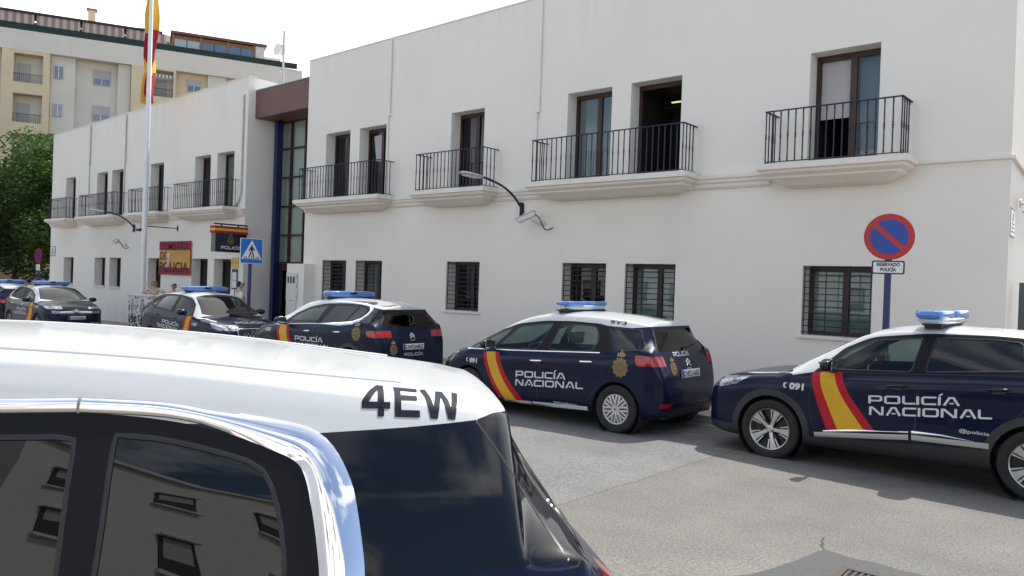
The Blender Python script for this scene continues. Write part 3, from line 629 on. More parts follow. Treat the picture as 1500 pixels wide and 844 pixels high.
# ================================================================== CARS
SEG = (2, 2, 3, 5, 4, 3, 6, 4, 3, 3, 4)
def section(x, zt, S):
    w = S['w'](x); z0 = S['z0'](x); zb = S['zb'](x); wr = S['wr'](x)
    g = max(0, min(1, (zt-zb-.01)/.28)); g = g*g*(3-2*g)
    cd = lerp(.045, S['cd'](x), g); cd = min(cd, (zt-z0)*.25); zc = zt-cd
    zbe = max(min(zb, zc-.02), z0+.08)
    yb = w*.955; yc = min(lerp(w*.86, wr, g), yb-.01)
    bul = S.get('bul', .012)
    P = [(0, z0), (w*.72, z0), (w*.945, z0+.04), (w, lerp(z0, zbe, .28)), (w*.994, lerp(z0, zbe, .6)), (w*.998, lerp(z0, zbe, .86)), (yb, zbe),
         (lerp(yb, yc, .5)+bul*g, lerp(zbe, zc, .5)), (yc, zc), (yc*.93, zt-cd*.52), (yc*.6, zt-cd*.16), (0, zt)]
    o = []
    n = len(P)
    for i in range(n-1):
        p0, p1, p2, p3 = P[max(0, i-1)], P[i], P[i+1], P[min(n-1, i+2)]
        l = math.dist(p1, p2)
        def tan(a, b, c):   # limited tangents: no overshoot across corners
            la = math.dist(a, b); lb = math.dist(b, c)
            if la < 1e-6 or lb < 1e-6: return ((c[0]-a[0])*.5/(max(la+lb, 1e-6))*2, (c[1]-a[1])*.5/(max(la+lb, 1e-6))*2)
            d = ((c[0]-a[0]), (c[1]-a[1])); q = math.hypot(*d) or 1
            return (d[0]/q, d[1]/q)
        t1 = tan(p0, p1, p2) if i > 0 else ((p2[0]-p1[0])/l, (p2[1]-p1[1])/l)
        t2 = tan(p1, p2, p3) if i < n-2 else (1.0*(-1), 0)
        k = l*.75
        for s in range(SEG[i]):
            t = s/SEG[i]; h1 = 2*t**3-3*t*t+1; h2 = t**3-2*t*t+t; h3 = -2*t**3+3*t*t; h4 = t**3-t*t
            o.append((h1*p1[0]+h2*k*t1[0]+h3*p2[0]+h4*k*t2[0], h1*p1[1]+h2*k*t1[1]+h3*p2[1]+h4*k*t2[1]))
    o.append(P[-1]); o[0] = (0, o[0][1])
    return o
class Hull:
    def __init__(s, S):
        s.S = S
        sil = catmull(S['sil'], 10)
        xs = [sil[0]]
        acc = 0
        for a, b in zip(sil, sil[1:]):
            acc += math.dist(a, b)
            if acc >= S.get('step', .05): xs.append(b); acc = 0
        if xs[-1] != sil[-1]: xs.append(sil[-1])
        st = [xs[0]]
        for p in xs[1:]: st.append((max(p[0], st[-1][0]+.002), p[1]))
        bm = bmesh.new(); rows = []
        for x, zt in st:
            h = section(x, zt, S); m = len(h)
            ring = [bm.verts.new((x, y, z)) for y, z in h]+[bm.verts.new((x, -y, z)) for y, z in h[m-2:0:-1]]
            rows.append(ring)
        n = len(rows[0])
        for a, b in zip(rows, rows[1:]):
            for k in range(n): bm.faces.new((a[k], b[k], b[(k+1) % n], a[(k+1) % n]))
        half = len(section(st[0][0], st[0][1], S))
        for ring, flip in ((rows[0], 1), (rows[-1], 0)):   # end caps: strips across
            for k in range(half-1):
                a, b = ring[k], ring[k+1]; c, d = ring[(-k-1) % n], ring[(-k) % n]
                vs = []
                for v in (a, b, c, d):
                    if v not in vs: vs.append(v)
                if len(vs) > 2: bm.faces.new(vs if not flip else vs[::-1])
        bmesh.ops.recalc_face_normals(bm, faces=bm.faces)
        bmesh.ops.triangulate(bm, faces=bm.faces)
        bm.normal_update(); bm.verts.ensure_lookup_table(); bm.verts.index_update(); bm.faces.ensure_lookup_table()
        s.bm = bm; s.bvh = BVHTree.FromBMesh(bm)
        s.fv = [[v.index for v in f.verts] for f in bm.faces]; s.co = [v.co.copy() for v in bm.verts]; s.no = [v.normal.copy() for v in bm.verts]
        s.fb = None
    def nrm(s, p):
        q, n, i, d = s.bvh.find_nearest(p)
        vs = s.fv[i]
        try: ws = interpolate.poly_3d_calc([s.co[k] for k in vs], q)
        except Exception: return n
        r = Vector()
        for k, wt in zip(vs, ws): r += s.no[k]*wt
        return r.normalized() if r.length > 0 else n
    def side(s, x, z, sg):
        q, n, i, d = s.bvh.ray_cast(Vector((x, 3*sg, z)), Vector((0, -sg, 0)))
        if q is None: q, n, i, d = s.bvh.find_nearest(Vector((x, .8*sg, z)))
        return q, s.nrm(q)
    def rear(s, y, z, sg=-1):
        q, n, i, d = s.bvh.ray_cast(Vector((4*sg, y, z)), Vector((-sg, 0, 0)))
        if q is None: q, n, i, d = s.bvh.find_nearest(Vector((2*sg, y, z)))
        return q, s.nrm(q)
    def top(s, x, y):
        q, n, i, d = s.bvh.ray_cast(Vector((x, y, 4)), Vector((0, 0, -1)))
        if q is None: q, n, i, d = s.bvh.find_nearest(Vector((x, y, 1.3)))
        return q, s.nrm(q)
    def proj(s, plane, sg, u, v):
        if plane == 'tilt':     # u = x, v = height along a plane leaning 38 degrees; aimed at the roof shoulder
            T = R(38); q, n, i, d = s.bvh.ray_cast(Vector((u, sg*(.60-v*math.sin(T)+2*math.cos(T)), 1.50+v*math.cos(T)+2*math.sin(T))), Vector((0, -sg*math.cos(T), -math.sin(T))))
            if q is None: q, n, i, d = s.bvh.find_nearest(Vector((u, sg*.6, 1.5+v)))
            return q, s.nrm(q)
        return s.side(u, v, sg) if plane == 'xz' else (s.rear(u, v, sg) if plane == 'yz' else s.top(u, v))
    # ---- cutting
    def begin(s):
        s.fb = {}
        for f in s.bm.faces: s._bb(f)
    def _bb(s, f):
        xs = [v.co.x for v in f.verts]; ys = [v.co.y for v in f.verts]; zs = [v.co.z for v in f.verts]
        s.fb[f] = (min(xs), max(xs), min(ys), max(ys), min(zs), max(zs))
    def cut(s, poly, plane='xz', closed=True, flt=None):
        ia, ib = {'xz': (0, 4), 'yz': (2, 4), 'xy': (0, 2)}[plane]
        n = len(poly)
        for i in range(n if closed else n-1):
            (ax, ay), (bx, by) = poly[i], poly[(i+1) % n]
            if math.hypot(bx-ax, by-ay) < 1e-5: continue
            x0, x1, y0, y1 = min(ax, bx)-.002, max(ax, bx)+.002, min(ay, by)-.002, max(ay, by)+.002
            fs = [f for f, b in s.fb.items() if b[ia] < x1 and b[ia+1] > x0 and b[ib] < y1 and b[ib+1] > y0 and (flt is None or flt(b))]
            if not fs: continue
            dx, dy = bx-ax, by-ay
            if plane == 'xz': no = Vector((-dy, 0, dx)); co = Vector((ax, 0, ay))
            elif plane == 'yz': no = Vector((0, -dy, dx)); co = Vector((0, ax, ay))
            else: no = Vector((-dy, dx, 0)); co = Vector((ax, ay, 0))
            geom = list(set(v for f in fs for v in f.verts))+list(set(e for f in fs for e in f.edges))+fs
            for f in fs: del s.fb[f]
            r = bmesh.ops.bisect_plane(s.bm, geom=geom, dist=1e-4, plane_co=co, plane_no=no.normalized())
            for g in r['geom']:
                if isinstance(g, bmesh.types.BMFace): s._bb(g)
            # neighbours keep their bbox
    def split(s, rules, default):
        """rules: list of (key, fn(c, n)); returns dict key -> list of faces"""
        out = {}
        for f in s.bm.faces:
            c = f.calc_center_median(); k = default
            for key, fn in rules:
                r = fn(c)
                if r: k = key if r is True else (key, r); break
            out.setdefault(k, []).append(f)
        return out
    def part(s, faces, name, m, parent, inset=0.0, origin=None):
        vm = {}; vs = []; fs = []; ns = []
        for f in faces:
            if f.calc_area() < 1e-9: continue
            idx = []
            for v in f.verts:
                if v not in vm:
                    n = s.nrm(v.co); vm[v] = len(vs); vs.append(v.co-n*inset); ns.append(n)
                idx.append(vm[v])
            fs.append(idx)
        me = bpy.data.meshes.new(name); me.from_pydata(vs, [], fs); me.materials.append(MATS[m]); me.shade_smooth()
        me.normals_split_custom_set_from_vertices([tuple(n) for n in ns])
        o = bpy.data.objects.new(name, me); COL.objects.link(o); o.parent = parent
        return o
    def ribbon(s, path, width, name, m, parent, sg=1, plane='xz', h=.0, base=.002, k=4, closed=False, step=.025, b=None, build=True):
        """strip lying on the hull; width number or fn(t); h = crown height"""
        P = [Vector(p) for p in path]
        if closed: P.append(P[0])
        L = [0]
        for a, c in zip(P, P[1:]): L.append(L[-1]+(c-a).length)
        tot = L[-1]; n = max(2, int(tot/step)); pts = []
        ts = sorted(set([i/n*tot for i in range(n+1)]+(L if len(P) < 14 else [])))
        for t in ts:
            i = 0
            while i < len(L)-2 and L[i+1] < t: i += 1
            d = L[i+1]-L[i]; pts.append(P[i].lerp(P[i+1], (t-L[i])/d if d > 0 else 0))
        vs = []; fs = []; q = k+3
        for i, p in enumerate(pts):
            a = pts[i-1] if i > 0 else (pts[-2] if closed else p); c = pts[i+1] if i < len(pts)-1 else (pts[1] if closed else p)
            d = (c-a).normalized() if (c-a).length > 1e-9 else Vector((1, 0)); nn = Vector((-d.y, d.x))
            wd = width(ts[i]/tot) if callable(width) else width
            row = []
            for j in range(k+1):
                u = -1+2*j/k; r = p+nn*wd*.5*u
                Q, N = s.proj(plane, sg, r.x, r.y); row.append(Q+N*(base+h*(1-u*u)))
                if j in (0, k): edge = Q-N*.002
                if j == 0: row.insert(0, edge)
                if j == k: row.append(edge)
            vs += row
        for i in range(len(pts)-1):
            for j in range(q-1): fs.append((i*q+j, i*q+j+1, (i+1)*q+j+1, (i+1)*q+j))
        b2 = b or MB(); b2.add(vs, fs)
        if not build: return b2
        return b2.build(name, m, parent, smooth=True, angle=60)
    def decal(s, V, Fs, plane, sg, origin, scale, name, m, parent, off=.0025, sx=1.0, shear=0.0, grid=.05, slope=0.0, b=None):
        flip = {('tilt', 1): -1, ('tilt', -1): 1, ('xz', 1): -1, ('xz', -1): 1, ('yz', -1): -1, ('yz', 1): 1, ('xy', 1): 1}.get((plane, sg), 1)
        bm = bmesh.new(); vv = []
        for u, v in V:
            U = (u*sx+v*shear)*scale
            vv.append(bm.verts.new((origin[0]+flip*U, origin[1]+v*scale+U*slope, 0)))
        for f in Fs:
            try: bm.faces.new([vv[i] for i in f])
            except Exception: pass
        x0 = min(v.co.x for v in vv); x1 = max(v.co.x for v in vv); y0 = min(v.co.y for v in vv); y1 = max(v.co.y for v in vv)
        x = x0+grid
        while x < x1: bmesh.ops.bisect_plane(bm, geom=bm.verts[:]+bm.edges[:]+bm.faces[:], plane_co=(x, 0, 0), plane_no=(1, 0, 0)); x += grid
        y = y0+grid
        while y < y1: bmesh.ops.bisect_plane(bm, geom=bm.verts[:]+bm.edges[:]+bm.faces[:], plane_co=(0, y, 0), plane_no=(0, 1, 0)); y += grid
        bm.verts.index_update(); vs = []
        for v in bm.verts:
            Q, N = s.proj(plane, sg, v.co.x, v.co.y); vs.append(Q+N*off)
        fs = [[v.index for v in f.verts] for f in bm.faces]; bm.free()
        if b is not None: b.add(vs, fs); return b
        b = MB(); b.add(vs, fs); o = b.build(name, m, parent, fix=False); o.data.shade_smooth(); return o
def disc_poly(n=24, r=1.0): return [(r*math.cos(2*math.pi*k/n), r*math.sin(2*math.pi*k/n)) for k in range(n)]
def crest_mesh():
    """golden sunburst badge with a ringed centre and a crown above it"""
    V = []; Fs = []
    def quad(a, b, c, d): i = len(V); V.extend([a, b, c, d]); Fs.append((i, i+1, i+2, i+3))
    n = 22
    for k in range(n):      # rays
        a = 2*math.pi*k/n; da = math.pi/n*.50; r0 = .60; r1 = 1.0 if k % 2 else .90
        quad((r0*math.cos(a-da), r0*math.sin(a-da)*1.12), (r1*math.cos(a-da*.7), r1*math.sin(a-da*.7)*1.12), (r1*math.cos(a+da*.7), r1*math.sin(a+da*.7)*1.12), (r0*math.cos(a+da), r0*math.sin(a+da)*1.12))
    for r0, r1 in ((.53, .585), (.30, .35)):
        for k in range(28):
            a, b = 2*math.pi*k/28, 2*math.pi*(k+1)/28
            quad((r0*math.cos(a), r0*math.sin(a)*1.12), (r1*math.cos(a), r1*math.sin(a)*1.12), (r1*math.cos(b), r1*math.sin(b)*1.12), (r0*math.cos(b), r0*math.sin(b)*1.12))
    for k in range(12):     # studs between the rings
        a = 2*math.pi*k/12; cx, cy = .42*math.cos(a), .42*math.sin(a)*1.12
        quad((cx-.04, cy-.04), (cx+.04, cy-.04), (cx+.04, cy+.04), (cx-.04, cy+.04))
    for x0, x1, y0, y1 in ((-.16, .16, -.20, -.12), (-.12, .12, .04, .16), (-.04, .04, -.12, .04), (-.2, -.13, -.08, .1), (.13, .2, -.08, .1)): quad((x0, y0), (x1, y0), (x1, y1), (x0, y1))
    y = 1.18
    quad((-.46, y), (.46, y), (.50, y+.10), (-.50, y+.10))
    for cx in (-.42, -.21, 0, .21, .42):
        hgt = .34 if cx == 0 else (.30 if abs(cx) < .3 else .2)
        quad((cx-.07, y+.14), (cx+.07, y+.14), (cx+.10, y+.14+hgt*.8), (cx-.02, y+.14+hgt))
    quad((-.05, y+.5), (.05, y+.5), (.05, y+.66), (-.05, y+.66)); quad((-.12, y+.55), (-.055, y+.55), (-.055, y+.6), (-.12, y+.6)); quad((.055, y+.55), (.12, y+.55), (.12, y+.6), (.055, y+.6))
    return V, Fs
CREST = crest_mesh()
def wheel_meshes(R0, style):
    """returns list of (name, mesh, mat) centred at origin, outer face towards +y"""
    rr = {'alloy5': R0*.70, 'cap': R0*.64}[style]
    o = []
    ty = MB().lathe([(rr*.99, -.10), (rr+.012, -.112), (R0*.92, -.115), (R0*.985, -.095), (R0, -.06), (R0, .06), (R0*.985, .095), (R0*.92, .112), (rr+.03, .113), (rr+.008, .106), (rr*.99, .095)], n=48)
    for h in (-.045, -.015, .015, .045):    # tread grooves
        ty.lathe([(R0+.0005, h-.004), (R0+.001, h), (R0+.0005, h+.004)], n=48)
    o.append(('tyre', ty, 'rubber'))
    rim = MB().lathe([(rr, -.10), (rr, .098), (rr*.985, .104), (rr*.95, .098), (rr*.945, .03), (rr*.93, -.09)], n=48)
    def spoke(a, pts, y0, y1, half):
        # tapered bar along radius: pts = [(r, halfwidth, y)]
        vs = []; c, s = math.cos(a), math.sin(a)
        for r, hw, y in pts:
            for u, d in ((-hw, 0), (hw, 0), (hw*.9, -.03), (-hw*.9, -.03)):
                vs.append((r*c-u*s, y+d, r*s+u*c))
        n = len(pts); fs = [(0, 1, 2, 3), (4*n-1, 4*n-2, 4*n-3, 4*n-4)]
        for i in range(n-1):
            for k in range(4): fs.append((4*i+k, 4*i+(k+1) % 4, 4*i+4+(k+1) % 4, 4*i+4+k))
        rim.add(vs, fs)
    if style == 'alloy5':
        for k in range(5):
            a = 2*math.pi*k/5+R(90)
            spoke(a, [(.02, .022, .075), (rr*.45, .020, .085), (rr*.8, .034, .092), (rr*.955, .050, .094)], 0, 0, 0)
            for sgn in (-1, 1):
                a2 = a+sgn*.30
                spoke(a2, [(rr*.50, .005, .078), (rr*.8, .008, .088), (rr*.95, .011, .090)], 0, 0, 0)
        rim.lathe([(0, .1), (.03, .1), (.042, .09), (.045, .07)], n=20)
        back = MB().lathe([(0, .02), (rr*.93, .02)], n=40)
        for k in range(5):
            a = 2*math.pi*k/5+R(90)
            for sgn in (-1, 1):
                c, s = math.cos(a+sgn*.17), math.sin(a+sgn*.17)
                r0, r1, hw = rr*.25, rr*.94, .022
                back.add([(r0*c+hw*s, .05, r0*s-hw*c), (r1*c+hw*1.6*s, .075, r1*s-hw*1.6*c), (r1*c-hw*1.6*s, .075, r1*s+hw*1.6*c), (r0*c-hw*s, .05, r0*s+hw*c)], [(0, 1, 2, 3)])
        o.append(('rim', rim, 'alloy')); o.append(('brake_disc', back, 'alloy_dark'))
    else:
        for k in range(10):
            a = 2*math.pi*k/10
            spoke(a, [(.03, .014, .098), (rr*.42, .016, .104)], 0, 0, 0)
            for sgn in (-1, 1):
                vs = []
                for r, off, hw in ((rr*.38, 0, .015), (rr*.62, .13, .014), (rr*.95, .19, .017)):
                    aa = a+sgn*off; c, s = math.cos(aa), math.sin(aa)
                    for u, d in ((-hw, 0), (hw, 0), (hw, -.015), (-hw, -.015)): vs.append((r*c-u*s, .103+d-(.004 if r > rr*.9 else 0), r*s+u*c))
                fs = [(0, 1, 2, 3), (11, 10, 9, 8)]
                for i in range(2):
                    for q in range(4): fs.append((4*i+q, 4*i+(q+1) % 4, 4*i+4+(q+1) % 4, 4*i+4+q))
                rim.add(vs, fs)
        rim.lathe([(0, .106), (rr*.17, .106), (rr*.2, .096)], n=24); rim.lathe([(rr*.90, .098), (rr*.99, .1), (rr*1.02, .092)], n=48)
        back = MB().lathe([(0, .05), (rr*.95, .05)], n=40)
        o.append(('rim', rim, 'hubcap')); o.append(('brake_disc', back, 'alloy_dark'))
        lg = MB()
        lg.prism([(-.014, -.004), (0, .01), (.014, -.004), (.014, .002), (0, .017), (-.014, .002)], .107, .110); lg.prism([(-.014, -.018), (0, -.004), (.014, -.018), (.014, -.012), (0, .002-.001), (-.014, -.012)], .107, .110)
        o.append(('wheel_badge', lg, 'alloy_dark'))
    return o
WCACHE = {}
def add_wheel(parent, x, y, R0, style, yaw=0.0, sg=1):
    key = (round(R0, 3), style)
    if key not in WCACHE:
        L_ = []
        for nm, b, m in wheel_meshes(R0, style):
            o = b.build(nm, m, None, smooth=True, angle=35); L_.append((nm, o.data)); bpy.data.objects.remove(o)
        WCACHE[key] = L_
    w0 = None
    for nm, me in WCACHE[key]:
        o = bpy.data.objects.new('wheel' if nm == 'tyre' else nm, me); COL.objects.link(o)
        if w0 is None:
            w0 = o; o.parent = parent; o.location = (x, y, R0); o.rotation_euler = (0, random.uniform(0, 1), (0 if sg > 0 else math.pi)+yaw)
        else: o.parent = w0
    return w0
def superbox(b, c, d, n=28, m=10, e=.35, e2=.5):
    """rounded bar: long axis y; d=(dx,dy,dz)"""
    def sp(t, p): return math.copysign(abs(t)**p, t)
    vs = []; fs = []
    for j in range(m+1):
        v = -math.pi/2+math.pi*j/m
        for i in range(n):
            u = 2*math.pi*i/n
            vs.append((c[0]+d[0]/2*sp(math.cos(v), e2)*sp(math.cos(u), e), c[1]+d[1]/2*sp(math.cos(v), e2)*sp(math.sin(u), e), c[2]+d[2]/2*sp(math.sin(v), e2)))
    for j in range(m):
        for i in range(n): fs.append((j*n+i, j*n+(i+1) % n, (j+1)*n+(i+1) % n, (j+1)*n+i))
    return b.add(vs, fs)
def light_bar(car, H, x, kind, ls=1.0, hs=1.0):
    q, n = H.top(x, 0); z = q.z
    zb_ = z+.022
    base = MB(); base.box(x-.10, x+.10, -.52, .52, zb_-.018, zb_)
    for sgn in (-1, 1):
        qz = H.top(x, .43*sgn)[0].z
        base.box(x-.05, x+.05, .38*sgn-.05, .38*sgn+.05, qz-.004, zb_-.01)
        base.box(x-.085, x+.085, .46*sgn-.02, .46*sgn+.02, qz-.004, qz+.03)
    bo = base.build('light_bar', 'black_plastic', car)
    if kind == 'full':
        superbox(MB(), (x, 0, zb_+.055), (.31, 1.22, .135), e=.5, e2=.42).build('beacon_lens', 'beacon_blue', bo, smooth=True, angle=80)
        inn = MB()
        for k in range(-4, 5):
            if k: inn.box(x-.07, x+.07, k*.12-.045, k*.12+.045, zb_+.01, zb_+.06)
        inn.build('reflector', 'lamp_clear', bo)
        rbox('camera_block', 'black_gloss', (.31, .2, .075), bo, (x, 0, zb_+.07), .02)
    else:
        superbox(MB(), (x, 0, zb_+.038), (.30, 1.16*ls, .075), e=.45, e2=.35).build('lower_lens', 'beacon_clear', bo, smooth=True, angle=80)
        for y0, y1 in ((-.60*ls, -.06), (.06, .60*ls)):
            prof = []
            b = MB(); yc = (y0+y1)/2; superbox(b, (x, yc, zb_+.068+.035*hs), (.31, y1-y0+.06, .115*hs), e=.6, e2=.42)
            b.build('beacon_lens', 'beacon_blue', bo, smooth=True, angle=80)
        inn = MB()
        for k in (-4, -3, -2, -1, 1, 2, 3, 4): inn.box(x-.06, x+.06, k*.12-.045, k*.12+.045, zb_+.012, zb_+.07)
        inn.build('reflector', 'lamp_clear', bo)
    return bo
def side_mirror(car, H, x, z, sg, blue=False):
    q, n = H.side(x, z, sg)
    b = MB(); superbox(b, (0, 0, 0), (.13, .24, .155), n=24, m=12, e=.6, e2=.7)
    b2 = MB(); b2.v = [(v[0]*(1.25 if v[0] > 0 else .55)-.12*abs(v[1]), v[1], v[2]*(1-.25*(v[1] > 0)*abs(v[1])/.12)) for v in b.v]; b2.f = b.f; b2.mi = b.mi
    o = b2.build('mirror', 'black_gloss', car, smooth=True, angle=70); o.location = (x+.02, q.y+sg*.17, z+.075)
    if sg < 0: o.rotation_euler = (0, 0, 0)
    st = MB(); st.tube([(-.02, -sg*.20, -.07), (0, -sg*.1, -.065), (.005, -sg*.02, -.05)], [.025, .022, .03], 8); st.build('mirror_stalk', 'black_plastic', o, smooth=True)
    g = MB(); g.prism(rounded([(-.105, -.055), (.105, -.055), (.10, .055), (-.10, .055)], .03), -.076, -.073, axis='x'); go = g.build('mirror_glass', 'chrome', o)
    if blue: rbox('repeater', 'decal_blue', (.02, .10, .02), o, (.075, .02*sg, .03), .005)
    return o
def handle(parent, H, x, z, sg, chrome, slope=.0):
    q, n = H.side(x, z, sg)
    b = MB(); pts = []
    for t in (-.10, -.085, 0, .085, .10):
        Q, N = H.side(x+t, z+t*slope, sg); pts.append(Q+N*(.006 if abs(t) > .09 else .028))
    b.tube(pts, [.010, .014, .013, .014, .010], 8)
    o = b.build('handle', 'chrome' if chrome else 'black_gloss', parent, smooth=True, angle=60)
    cup = MB(); vs = []
    V = rounded([(-.06, -.03), (.06, -.03), (.06, .03), (-.06, .03)], .028)
    H.decal(V, [tuple(range(len(V)))], 'xz', sg, (x, z-.01), 1, 'handle_recess', 'gasket', o, off=.0015)
    return o
def plate(car, H, y, z, sg, txt, tilt=0):
    q, n = H.rear(y, z, sg)
    X = sg
    par = empty_part = None
    b = rbox('number_plate', 'plate_white', (.006, .52, .11), car, (q.x+sg*.014, y, z), .002, 1, (0, -sg*tilt, 0))
    V, Fs = text_mesh(txt, .105, .0022, 'CENTER', .80)
    ux = (0, -1, 0) if sg < 0 else (0, 1, 0)
    zz = -.037
    oy = .02 if sg < 0 else -.02
    t = flat_letters(V, Fs, (sg*.0042, -oy, zz), ux, (0, 0, 1), 1, 'plate_text', 'decal_dark', b)
    s = MB(); yy = (.23 if sg < 0 else -.23)
    s.box(sg*.0031, sg*.0038, yy-.028, yy+.028, -.053, .053); s.build('plate_band', 'decal_blue', b)
    return b
def seat(car, x, y, z=.33):
    b = MB()
    b.prism(rounded([(x-.22, z), (x+.26, z+.02), (x+.27, z+.16), (x-.20, z+.13)], .04), y-.25, y+.25)
    b.prism(rounded([(x-.24, z+.10), (x-.12, z+.10), (x-.24, z+.72), (x-.36, z+.70)], .04), y-.24, y+.24)
    b.prism(rounded([(x-.31, z+.75), (x-.23, z+.75), (x-.25, z+.93), (x-.34, z+.92)], .03), y-.13, y+.13)
    return b.build('seat', 'seat_cloth', car, smooth=True)
def arc(cx, cz, r, a0, a1, n=18): return [(cx+r*math.cos(R(a0+(a1-a0)*k/n)), cz+r*math.sin(R(a0+(a1-a0)*k/n))) for k in range(n+1)]
def build_car(S, car, opt):
    H = Hull(S)
    ref = Hull.__new__(Hull); ref.__dict__ = dict(H.__dict__)
    H.begin()
    hz = lambda b: b[5] > .15
    wb = S['wb']/2; Rw = S['Rw']; ra = Rw+S.get('ag', .055); rules = []
    for sx in (-1, 1):
        H.cut(arc(sx*wb, Rw, ra, 0, 360, 36)[:-1], 'xz')
        if S.get('arch_trim'): H.cut(arc(sx*wb, Rw+.005, ra+S['arch_trim'], -25, 205, 34), 'xz', closed=False)
    rules.append(('hole', lambda c: min(math.dist((c.x, c.z), (wb, Rw)), math.dist((c.x, c.z), (-wb, Rw))) < ra))
    side = lambda c: 1 if c.y > 0 else -1
    for i, (wp, gm) in enumerate(S['windows']):
        H.cut(wp, 'xz')
        rules.append((('window', i, gm), (lambda wp: lambda c: side(c) if (abs(c.y) > .35 and inpoly(c.x, c.z, wp)) else 0)(wp)))
    H.cut(S['dlo'], 'xz')
    ws = S['ws']; H.cut(ws, 'xy', flt=lambda b: b[5] > .85)
    rules.append(('windscreen', lambda c: c.z > .85 and c.x > 0 and inpoly(c.x, c.y, ws)))
    rw = S['rw']; H.cut(rw, 'yz', flt=lambda b: b[0] < S['rwx'])
    rules.append(('rear_window', lambda c: c.x < S['rwx'] and inpoly(c.y, c.z, rw)))
    rules.append(('window_surround', lambda c: abs(c.y) > .3 and inpoly(c.x, c.z, S['dlo'])))
    if S.get('dpanel'):
        H.cut(S['dpanel'], 'xz'); rules.append(('quarter_panel', lambda c: side(c) if inpoly(c.x, c.z, S['dpanel']) and c.x < -.5 else 0))
    if S.get('rear_black'):
        H.cut(S['rear_black'], 'xz'); rules.append(('air_deflector', lambda c: inpoly(c.x, c.z, S['rear_black'])))
    H.cut(S['white'], 'xz'); rules.append(('roof', lambda c: inpoly(c.x, c.z, S['white'])))
    def lampreg(key, poly, yl, front):
        H.cut(poly, 'xz')
        for s_ in (-1, 1): H.cut([(s_*yl, 0.3), (s_*yl, 1.4)], 'yz', closed=False, flt=(lambda b: b[1] > 1.0) if front else (lambda b: b[0] < -1.0))
        rules.append((key, lambda c: side(c) if abs(c.y) > yl and inpoly(c.x, c.z, poly) else 0))
    lampreg('headlight', S['head'], S['head_y'], True); lampreg('tail_light', S['tail'], S['tail_y'], False)
    if S.get('grille'):
        H.cut(S['grille'], 'yz', flt=lambda b: b[1] > 1.4); rules.append(('grille', lambda c: c.x > 1.4 and inpoly(c.y, c.z, S['grille'])))
    if S.get('arch_trim'):
        rt = ra+S['arch_trim']
        rules.append(('arch_trim', lambda c: side(c) if min(math.dist((c.x, c.z), (wb, Rw+.005)), math.dist((c.x, c.z), (-wb, Rw+.005))) < rt and abs(c.y) > .5 else 0))
    H.cut(S['clad'], 'xz'); rules.append(('sill_cladding', lambda c: inpoly(c.x, c.z, S['clad'])))
    for i, dp in enumerate(S['doors']):
        H.cut(dp, 'xz'); rules.append((('door', i), (lambda dp: lambda c: side(c) if abs(c.y) > .4 and inpoly(c.x, c.z, dp) else 0)(dp)))
    bp = S['bonnet']; H.cut(bp, 'xy', flt=lambda b: b[5] > .6 and b[1] > .6)
    rules.append(('bonnet', lambda c: c.x > .6 and c.z > S.get('bonz', .70) and inpoly(c.x, c.y, bp)))
    parts = H.split(rules, 'body')
    MM = {'windscreen': 'windscreen', 'rear_window': 'glass_rear', 'window_surround': 'black_frame', 'quarter_panel': S.get('dmat', 'navy'), 'air_deflector': 'tint_panel', 'roof': 'white_paint', 'headlight': 'lamp_clear',
          'tail_light': 'tail_red', 'grille': 'black_plastic', 'arch_trim': 'black_plastic', 'sill_cladding': 'black_plastic', 'door': 'navy', 'bonnet': 'navy', 'body': 'navy'}
    doors = {}
    for key, faces in parts.items():
        if key == 'hole': continue
        sgn = 0
        if isinstance(key, tuple) and isinstance(key[0], tuple): sgn = key[1]; key = key[0]
        elif isinstance(key, tuple) and key[0] not in ('window', 'door'): sgn = key[1]; key = key[0]
        if isinstance(key, tuple) and key[0] == 'window':
            H.part(faces, 'window', key[2], car, inset=.006)
        elif isinstance(key, tuple) and key[0] == 'door':
            doors[(key[1], sgn)] = H.part(faces, 'door', 'navy', car)
        else: H.part(faces, key, MM[key], car, inset=.005 if key in ('windscreen', 'rear_window', 'grille') else 0)
    # wheels and liners
    yw = S['W']/2-.125
    for sx in (-1, 1):
        for sg in (-1, 1):
            add_wheel(car, sx*wb, sg*yw, Rw, S['wheel'], sg=sg)
            lin = MB(); lin.lathe([(ra+.004, sg*(S['W']/2-.035)), (ra+.012, sg*(yw-.2)), (0, sg*(yw-.2))], (sx*wb, 0, Rw), 30)
            lin.build('wheel_liner', 'inner_dark', car)
    # underbody and interior
    b = MB(); b.box(-S['wb']/2-.6, S['wb']/2+.6, -.68, .68, .235, .30); b.build('underbody', 'inner_dark', car)
    if S.get('interior', True):
        for y in (-.37, .37): seat(car, S['seat_x'], y, .38)
        for y in (-.42, 0, .42): seat(car, S['seat_x']-.85, y, .36).scale = (1, 1, .98)
        b = MB(); xd = S['dash_x']; zd = S['dash_z']
        b.prism(rounded([(xd-.35, zd-.30), (xd+.3, zd-.3), (xd+.42, zd), (xd+.05, zd+.01), (xd-.28, zd-.03), (xd-.38, zd-.12)], .05), -.70, .70); d = b.build('dashboard', 'dash', car, smooth=True)
        sy = .37
        b = MB(); cxx, czz = xd-.52, zd-.02
        ring = [(cxx+.085*math.cos(a)*0+.19*math.sin(R(25))*math.cos(a), sy+.19*math.sin(a), czz+.19*math.cos(R(25))*math.cos(a)) for a in [2*math.pi*k/20 for k in range(21)]]
        b.tube(ring, .016, 6); b.tube([(cxx, sy-.17, czz), (cxx+.02, sy, czz), (cxx, sy+.17, czz)], .02, 6); b.tube([(cxx, sy, czz), (xd-.3, sy, zd-.1)], .03, 6); b.build('steering_wheel', 'dash', car, smooth=True)
